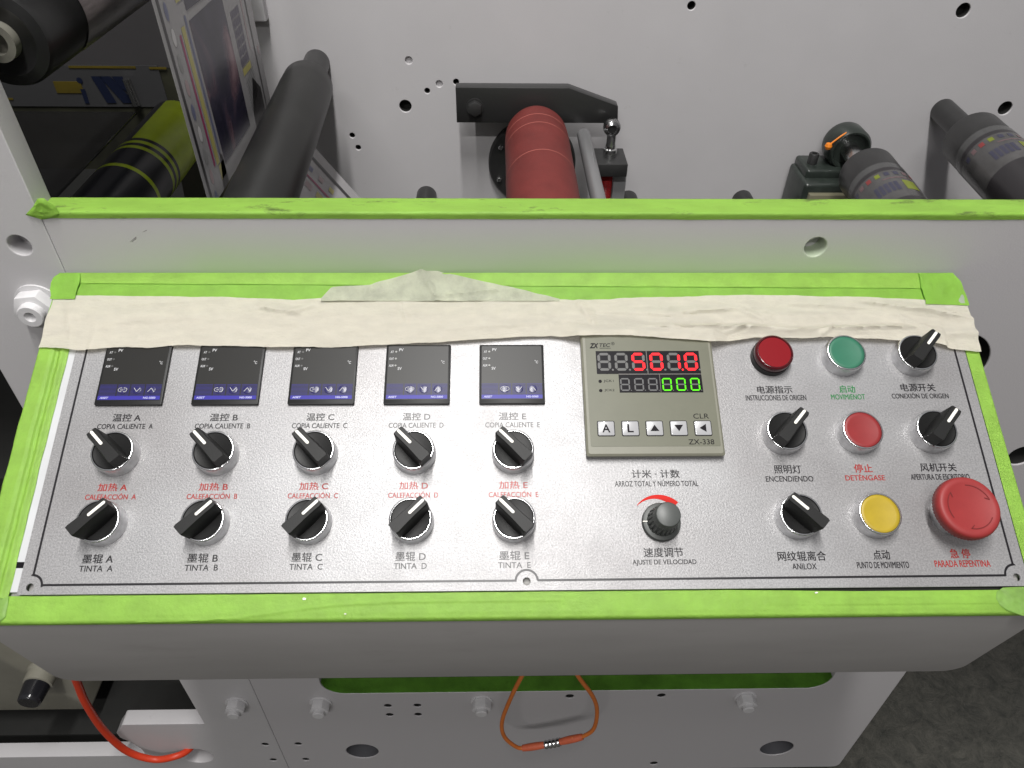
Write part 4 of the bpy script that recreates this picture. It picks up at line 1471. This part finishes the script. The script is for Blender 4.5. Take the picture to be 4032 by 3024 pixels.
# black bracket
br = thing('roller_bracket', 'black steel bracket plate with a hex bolt holding the red roller', 'bracket', (0, 0, 0))
bm = bmesh.new()
add_prism(bm, [(-71.5, 100), (69, 100), (132, 78), (134, 56), (-71.5, 56)], 650, 667, 0.8, 0, 'Y')
obj('bracket_plate', bm, [mat('black_oxide_plate', (0.020, 0.020, 0.020), 0.32, spec=0.6)], br)
bm = bmesh.new()
add_hex(bm, -48, 76, 9.5, 641, 650, 'Y', 0.5)
add_lathe(bm, [(11, 650), (11, 648.5)], 32, (-48, 0, 76), 'Y')
obj('hex_bolt', bm, 'dark', br)
bm = bmesh.new()
add_lathe(bm, [(60, 699.5), (60, 690), (58, 687), (0, 687)], 72, (28, 0, -17), 'Y')
fl_d = obj('flange_disc', bm, 'dark', br)
for a in (150, 205, 20, 330):
    bm = bmesh.new()
    add_lathe(bm, [(3.4, 687), (3.4, 684), (2.6, 683), (0, 683)], 20, (28 + 50 * math.cos(math.radians(a)), 0, -17 + 50 * math.sin(math.radians(a))), 'Y')
    obj('screw', bm, 'steel_b', fl_d)
bm = bmesh.new()
add_box(bm, -50, 45, 667.2, 699, 60, 80)
obj('standoff', bm, 'dark', br)

bm = bmesh.new()
add_lathe(bm, [(8.6, 652), (8.6, 262)], 40, (91.5, 0, 40), 'Y')
o = obj('tie_rod', bm, mat('ground_grey_rod', (0.26, 0.26, 0.265), 0.3, 0.5))
tag(o, 'slim grey steel rod running beside the red roller', 'rod')

ad = thing('adjusting_screw', 'shiny rod end joint on a black block with a red spring below', 'adjuster', (0, 0, 0))
bm = bmesh.new()
add_lathe(bm, [(6, 642), (9.5, 640), (10.8, 636), (10.8, 630), (9.5, 626), (6, 624)], 40, (124, 0, 58), 'Y', cap0=False, cap1=False)
bmesh.ops.solidify(bm, geom=bm.faces[:], thickness=1.0)
obj('joint_ring', bm, 'steel_b', ad)
bm = bmesh.new()
add_lathe(bm, [(5.6, 627), (5.6, 640)], 24, (124, 0, 58), 'Y')
obj('pivot', bm, 'dark', ad)
bm = bmesh.new()
add_lathe(bm, [(6, 48), (6, 36), (6.5, 35), (6.5, 31), (8.5, 30), (8.5, 24), (6.8, 22), (6.8, 18)], 32, (125, 633, 0))
obj('stem', bm, 'steel_b', ad)
bm = bmesh.new()
add_box(bm, 107, 146, 610, 660, 2, 19, 1.0)
obj('block', bm, 'dark', ad)
bm = bmesh.new()
add_lathe(bm, [((8.4 if k % 2 else 7.2), 2 - k * 1.2) for k in range(34)], 32, (124, 635, 0))
obj('spring_coil', bm, 'spring', ad)
bm = bmesh.new()
add_box(bm, 133.5, 150, 632, 645, -90, 2)
obj('guide_bar', bm, 'alu', ad)

# short dark guide spindles just above the ledge
for i, (x, z) in enumerate(((-121, -69), (168, -75), (334, -74))):
    bm = bmesh.new()
    add_lathe(bm, [(14.2, 699.5), (14.2, 668), (13.4, 666), (0, 666)], 40, (x, 0, z), 'Y')
    o = obj('guide_spindle', bm, 'dark_top')
    tag(o, ['dark spindle end peeping over the ledge beside the red roller, under the largest hole', 'dark spindle end peeping over the ledge beside the red spring',
            'dark spindle end peeping over the ledge beside the greenish bearing block'][i], 'spindle', 'dark spindle ends above the green ledge')

# big matt black roller by the film
idler = roller('idler_roller', 'large matt black roller pressed against the printed film', 'roller', -248, 113, [
    ('shaft', [(16, 699.5), (16, 600)], 'dark_top'),
    ('sleeve', [(25, 622), (27.5, 620.5), (29, 616), (29.5, 590), (29.5, 262), (28, 258)], 'roller_black')])
_a = math.radians(2.8)
idler.rotation_euler = (0, 0, _a)
idler.location = (Vector((-248, 700, 113)) - Matrix.Rotation(_a, 3, 'Z') @ Vector((0, 700, 0))) * S

# printed rollers on the right
def label_roller(name, label, x, z, r, y0, shaft_r, y1=262):
    t = thing(name, label, 'roller', (x, 0, z))
    t['group'] = 'rollers wrapped in printed film'
    bm = bmesh.new()
    add_lathe(bm, [(shaft_r, 699.5 if shaft_r > 14 else 660), (shaft_r, y0 - 8)], 48, axis='Y')
    obj('shaft', bm, 'dark_top' if shaft_r > 14 else 'steel_b', t)
    bm = bmesh.new()
    add_lathe(bm, [(r - 3, y0 + 0.5), (r - 1, y0), (r, y0 - 2), (r, y0 - 44)], 72, axis='Y', cap1=False)
    obj('end_collar', bm, 'dark_top', t)
    bm = bmesh.new()
    R = r + 0.5
    cuts = [y0 - 44, y0 - 56, y0 - 64, y0 - 128, y0 - 130, y1]
    add_lathe(bm, [(R, y) for y in cuts], 72, axis='Y', mi=[0, 1, 2, 1, 1])
    wrap = obj('film_wrap', bm, [mat('grey_film_wrap', (0.060, 0.060, 0.060), 0.22), M['p_black'], mat('pale_printed_wrap', (0.062, 0.060, 0.060), 0.2, var=0.35, vscale=40)], t)
    # printed colour marks on the wrap
    bm = bmesh.new()
    def mark(a0, a1, ya, yb_, mi, rr=R + 0.25, n_=5):
        lo_ = [bm.verts.new((rr * math.cos(a0 + (a1 - a0) * k / n_), ya, rr * math.sin(a0 + (a1 - a0) * k / n_))) for k in range(n_ + 1)]
        hi_ = [bm.verts.new((rr * math.cos(a0 + (a1 - a0) * k / n_), yb_, rr * math.sin(a0 + (a1 - a0) * k / n_))) for k in range(n_ + 1)]
        for k in range(n_):
            f = bm.faces.new((lo_[k], lo_[k + 1], hi_[k + 1], hi_[k])); f.material_index = mi
    for k in range(9):
        a = math.radians(35 + 17 * k)
        mark(a, a + math.radians(9), y0 - 68, y0 - 76, k % 5)
    for k in range(5):
        a = math.radians(100 + 9 * k)
        mark(a, a + math.radians(7), y0 - 92, y0 - 112, 3)
    mark(math.radians(66), math.radians(90), y0 - 90, y0 - 112, 0)
    mark(math.radians(62), math.radians(120), y0 - 82, y0 - 84, 2)
    obj('colour_mark', bm, ['p_dyellow', 'p_dred', 'p_dpink', 'p_dblue', 'p_dblue'], t)
    return t


def skew(o, x, y, z, deg):
    a = math.radians(deg)
    o.rotation_euler = (0, 0, a)
    o.location = (Vector((x, y, z)) - Matrix.Rotation(a, 3, 'Z') @ Vector((0, y, 0))) * S


skew(label_roller('printed_roller', 'dark roller wrapped in printed film, on the greenish bearing block', 446, 20, 33.5, 585, 11.5), 446, 660, 20, -3.5)
skew(label_roller('printed_roller', 'dark roller wrapped in printed film, on a bare black stub beside the edge hole', 577, 56, 34, 606, 15.5), 577, 700, 56, -4)

bb = thing('bearing_block', 'greenish grey cast bearing block with a black screw and an orange plug', 'bearing block', (0, 0, 0))
M['cast'] = mat('green_grey_casting', (0.022, 0.028, 0.024), 0.30, var=0.3, vscale=50, bump=0.2, bscale=200)
bm = bmesh.new()
add_lathe(bm, [(27, 682), (28, 678), (28, 655), (25, 650), (23, 650), (20, 656), (14, 656)], 56, (446, 0, 20), 'Y')
obj('bearing_ring', bm, 'cast', bb)
bm = bmesh.new()
add_box(bm, 386, 470, 622, 690, -160, -13, 5, 3)
add_box(bm, 391, 462, 640, 690, -20, -2, 4, 3)
obj('block_body', bm, 'cast', bb)
bm = bmesh.new()
add_lathe(bm, [(6.5, 6), (6.5, 20), (5.8, 21), (3.4, 21), (3.4, 16), (0, 16)], 28, (404, 662, -9))
obj('cap_screw', bm, 'dark', bb)
bm = bmesh.new()
add_lathe(bm, [(0, -5), (3.4, -3.6), (4.8, 0), (3.4, 3.6), (0, 5)], 24, (414, 650, 27))
add_tube(bm, [(415, 650, 29), (428, 652, 40), (440, 656, 46)], 1.1, 8)
obj('oil_plug', bm, 'orange', bb)
bm = bmesh.new()
add_box(bm, 392, 452, 612, 621, -70, -24, 1)
obj('type_plate', bm, mat('olive_plate', (0.16, 0.15, 0.10), 0.4), bb)

# rear film strip going down behind the right roller
bm = bmesh.new()
add_box(bm, 601, 640, 560, 560.4, -150, 40, 0)
for x0, x1 in ((606, 609), (622, 624)):
    add_box(bm, x0, x1, 559.2, 559.7, -150, 40, 0, 2, 1)
o = obj('film_web', bm, ['film', 'p_black'])
tag(o, 'pale film strip hanging behind the far right roller', 'film')

# ------------------------------------------------------------------ printed film web
XF = -283.0
web = thing('printed_film', 'printed label film with violet pictures and colour bars running down onto the black roller', 'film', (XF, 0, 0))
bm = bmesh.new()
def quad(y0, y1, z0, z1, off, mi=0):
    f = bm.faces.new([bm.verts.new((off, y, z)) for y, z in ((y0, z0), (y1, z0), (y1, z1), (y0, z1))]); f.material_index = mi
def polyf(pts, off, mi=0):
    f = bm.faces.new([bm.verts.new((off, y, z)) for y, z in pts]); f.material_index = mi
add_box(bm, -0.15, 0.0, 341, 589, 95, 620)
obj('film_sheet', bm, 'film', web)
bm = bmesh.new()
quad(347.5, 352.5, 95, 620, 0.2)
quad(567.5, 571, 95, 620, 0.2)
polyf([(384, 95), (402, 95), (402, 122), (396, 126)], 0.2)
for z0 in (96, 250, 404):
    polyf([(520, z0), (562, z0), (562, z0 + 34), (540, z0 + 52), (520, z0 + 22)], 0.2)
obj('black_print', bm, 'p_black', web)
bm = bmesh.new()
for z0 in (112, 292, 472):
    quad(404, 500, z0, z0 + 128, 0.2)
    polyf([(404, z0 + 136), (404, z0 + 178), (500, z0 + 178), (500, z0 + 152), (470, z0 + 134)], 0.2)
obj('picture_print', bm, 'photo', web)
bm = bmesh.new()
k = 0
for i in range(26):
    z0 = 98 + i * 20
    polyf(circ(362 + (i % 2) * 1.5, z0, 3.6, 16, 7.0), 0.2, k % 4); k += 1
    if i % 3 == 0:
        polyf(circ(581, z0 + 6, 2.2, 12, 5.0), 0.2, (k + 1) % 4)
for z0, z1 in ((122, 236), (276, 390), (430, 544)):
    quad(375.5, 379.5, z0, z1, 0.2, 4)
    quad(383, 391, z0 - 2, z1 + 4, 0.2, 5)
    quad(395, 399, z0 + 4, z1 + 10, 0.2, 0)
    quad(386, 402, z0 - 18, z0 - 4, 0.2, 5)
    quad(553, 556, z0 + 50, z0 + 110, 0.2, 1)
for z0 in (166, 320, 474):
    for r_ in range(6):
        for c in range(5):
            quad(515 + c * 6, 519.6 + c * 6, z0 + r_ * 9, z0 + r_ * 9 + 7.4, 0.2, 6)
    quad(515, 545, z0 - 9, z0 - 2, 0.2, 5)
    for r_ in range(9):
        polyf([(518, z0 - 44 + r_ * 3.4), (550, z0 - 36 + r_ * 3.4), (550, z0 - 34.6 + r_ * 3.4), (518, z0 - 42.6 + r_ * 3.4)], 0.2, 2)
obj('colour_print_pattern', bm, ['p_blue', 'p_pink', 'p_grey', 'p_white', 'p_magenta', 'p_yellow', mat('print_dark_lilac', (0.10, 0.09, 0.13), 0.3)], web)

# lower strip of the same film, wrapped away under the roller (seen right of it)
bm = bmesh.new()
def lowfn(s, t_):
    y = 342 + (589 - 342) * s
    return (-273.5 + 82 * t_, y, 94.7 - 116 * t_)
add_sheet(bm, lowfn, 4, 6)
def lq(y0, y1, t0, t1, mi):
    f = bm.faces.new([bm.verts.new((-273.1 + 82 * t_ , y, 95.0 - 116 * t_)) for y, t_ in ((y0, t0), (y1, t0), (y1, t1), (y0, t1))]); f.material_index = mi
lq(560, 567, 0, 1, 1)
lq(520, 524, 0.1, 1, 2)
for i in range(8):
    lq(535, 545, 0.05 + 0.12 * i, 0.1 + 0.12 * i, 3 + i % 3)
    lq(500, 512, 0.08 + 0.12 * i, 0.15 + 0.12 * i, 3 + (i + 1) % 3)
o = obj('film_return', bm, ['film', 'p_black', 'p_magenta', 'p_blue', 'p_pink', 'p_yellow'], normals=False)
tag(o, 'printed film running away below the large black roller', 'film')

# neon roller and black roller in the dark left bay
t = thing('neon_roller', 'dark roller printed neon yellow with black bands, in the dark bay', 'roller', (-391, 0, 77))
bm = bmesh.new()
add_lathe(bm, [(12, 690), (12, 570)], 32, axis='Y')
obj('shaft', bm, 'dark', t)
bm = bmesh.new()
cuts = [575, 500, 470, 464, 458, 452, 446, 440, 410, 404, 262]
add_lathe(bm, [(33, y) for y in cuts], 64, axis='Y', mi=[1, 1, 0, 1, 0, 1, 0, 0, 1, 0])
for f in bm.faces:                             # one side recoloured dark to stand for a reflection
    c_ = f.calc_center_median()
    a_ = math.degrees(math.atan2(c_.z, c_.x)) % 360
    if f.material_index == 1 and 100 < a_ < 250 and c_.y > 475:
        f.material_index = 0
obj('sleeve', bm, ['navy', 'neon'], t)

t = thing('winder_roller', 'big black roller with a grey core end, half out of view above the dark bay', 'roller', (-364, 0, 263))
bm = bmesh.new()
add_lathe(bm, [(8, 268), (8, 262), (13, 262), (13, 270), (20, 270), (24, 268), (31, 270), (32.5, 274), (32.5, 690)], 72, axis='Y', mi=[1, 1, 1, 0, 0, 0, 0, 0])
obj('sleeve', bm, [mat('worn_black_rubber', (0.009, 0.009, 0.009), 0.35, var=0.3, vscale=30), mat('grey_core', (0.16, 0.155, 0.13), 0.4, var=0.2, vscale=60)], t)
bm = bmesh.new()
def wrapf(s, t_):
    a = math.radians(-50 + 90 * t_)
    return (33.4 * math.cos(a), 330 + 300 * s, 33.4 * math.sin(a))
add_sheet(bm, wrapf, 6, 12)
obj('film_wrap', bm, mat('streaky_film_wrap', (0.14, 0.12, 0.12), 0.3, var=0.8, vscale=22, stretch=(4, 0.6, 4)), t, normals=False)

bm = bmesh.new()
v4 = [bm.verts.new(p) for p in ((-432, 602, -160), (-330, 602, -160), (-338, 600, 62), (-415, 600, 46))]
bm.faces.new(v4)
o = obj('film_tail', bm, mat('dim_film_tail', (0.085, 0.082, 0.06), 0.3))
tag(o, 'dim olive tail of film hanging between the neon roller and the printed film', 'film')

bm = bmesh.new()
add_box(bm, -900, -404, 246, 512, 118, 121, 0.6)
o = obj('acrylic_cover', bm, mat('smoked_acrylic', (0.006, 0.006, 0.006), 0.07, alpha=0.62, spec=0.5, bump=0.02, bscale=12))
tag(o, 'dark smoked acrylic cover lying over the neon roller in the bay', 'cover')

# ================================================================== LOWER PARTS
hs = thing('valve_housing', 'beige grey housing with a black capped adjusting knob below the console', 'valve housing', (0, 0, 0))
bm = bmesh.new()
vs_ = [(x, z) for x, z in rrect(-960, -662, -744, -120, 12, 4)]
add_prism(bm, vs_, 280, 420, 1.0, 0, 'Y')
obj('housing', bm, 'beige_box', hs)
bm = bmesh.new()
add_lathe(bm, [(22, 280), (22, 275), (20, 273), (20, 258), (18, 257)], 40, (-690, 0, -619), 'Y')
kc = obj('knob_collar', bm, 'beige_box', hs)
bm = bmesh.new()
add_lathe(bm, [(17.5, 258), (17.8, 255), (16, 236), (15, 231), (13.5, 229.5), (0, 229.5)], 40, (-690, 0, -619), 'Y')
obj('knob_cap', bm, mat('glossy_black_cap', (0.015, 0.015, 0.018), 0.18), kc)

bm = bmesh.new()
add_tube(bm, [(-345, 165, -150), (-430, 172, -262), (-512, 186, -378), (-553, 196, -462), (-568, 200, -515), (-576, 200, -566), (-582, 202, -647), (-573, 203, -717), (-543, 203, -747), (-511, 206, -745), (-496, 219, -752), (-488, 246, -762)], 5.0, 18)
o = obj('air_hose', bm, 'hose')
tag(o, 'vermilion air hose curving down under the console into a frame hole', 'hose')

cb = thing('cable_loop', 'orange cable loop hanging under the console with a metal joint', 'cable', (0, 0, 0))
bm = bmesh.new()
Yc = YW - 60
add_tube(bm, [(22, Yc, -360), (9, Yc, -410), (-5, Yc, -470), (-16, Yc, -535), (-13, Yc, -580), (3, Yc, -612), (14, Yc, -617), (26, Yc, -613)], 2.7, 14)
add_tube(bm, [(78, Yc, -588), (92, Yc, -583), (105, Yc, -560), (105, Yc, -510), (96, Yc, -470), (74, Yc, -418), (55, Yc, -360)], 2.7, 14)
obj('cord', bm, 'cable', cb)
for a_, b_ in (((12, Yc, -617), (43, Yc, -607)), ((62, Yc, -599), (92, Yc, -584))):
    bm = bmesh.new()
    add_tube(bm, [a_, [(p + q) / 2 for p, q in zip(a_, b_)], b_], lambda t_: 4.1 + 0.9 * math.sin(t_ * 3.1), 16)
    obj('sleeve', bm, 'cable_sleeve', cb)
bm = bmesh.new()
add_tube(bm, [(42, Yc, -607.5), (52.5, Yc, -603.5), (63, Yc, -598.5)], lambda t_: 5.0 + 0.8 * (1 if int(t_ * 9) % 2 else 0), 20, 9)
obj('metal_joint', bm, 'steel_b', cb)
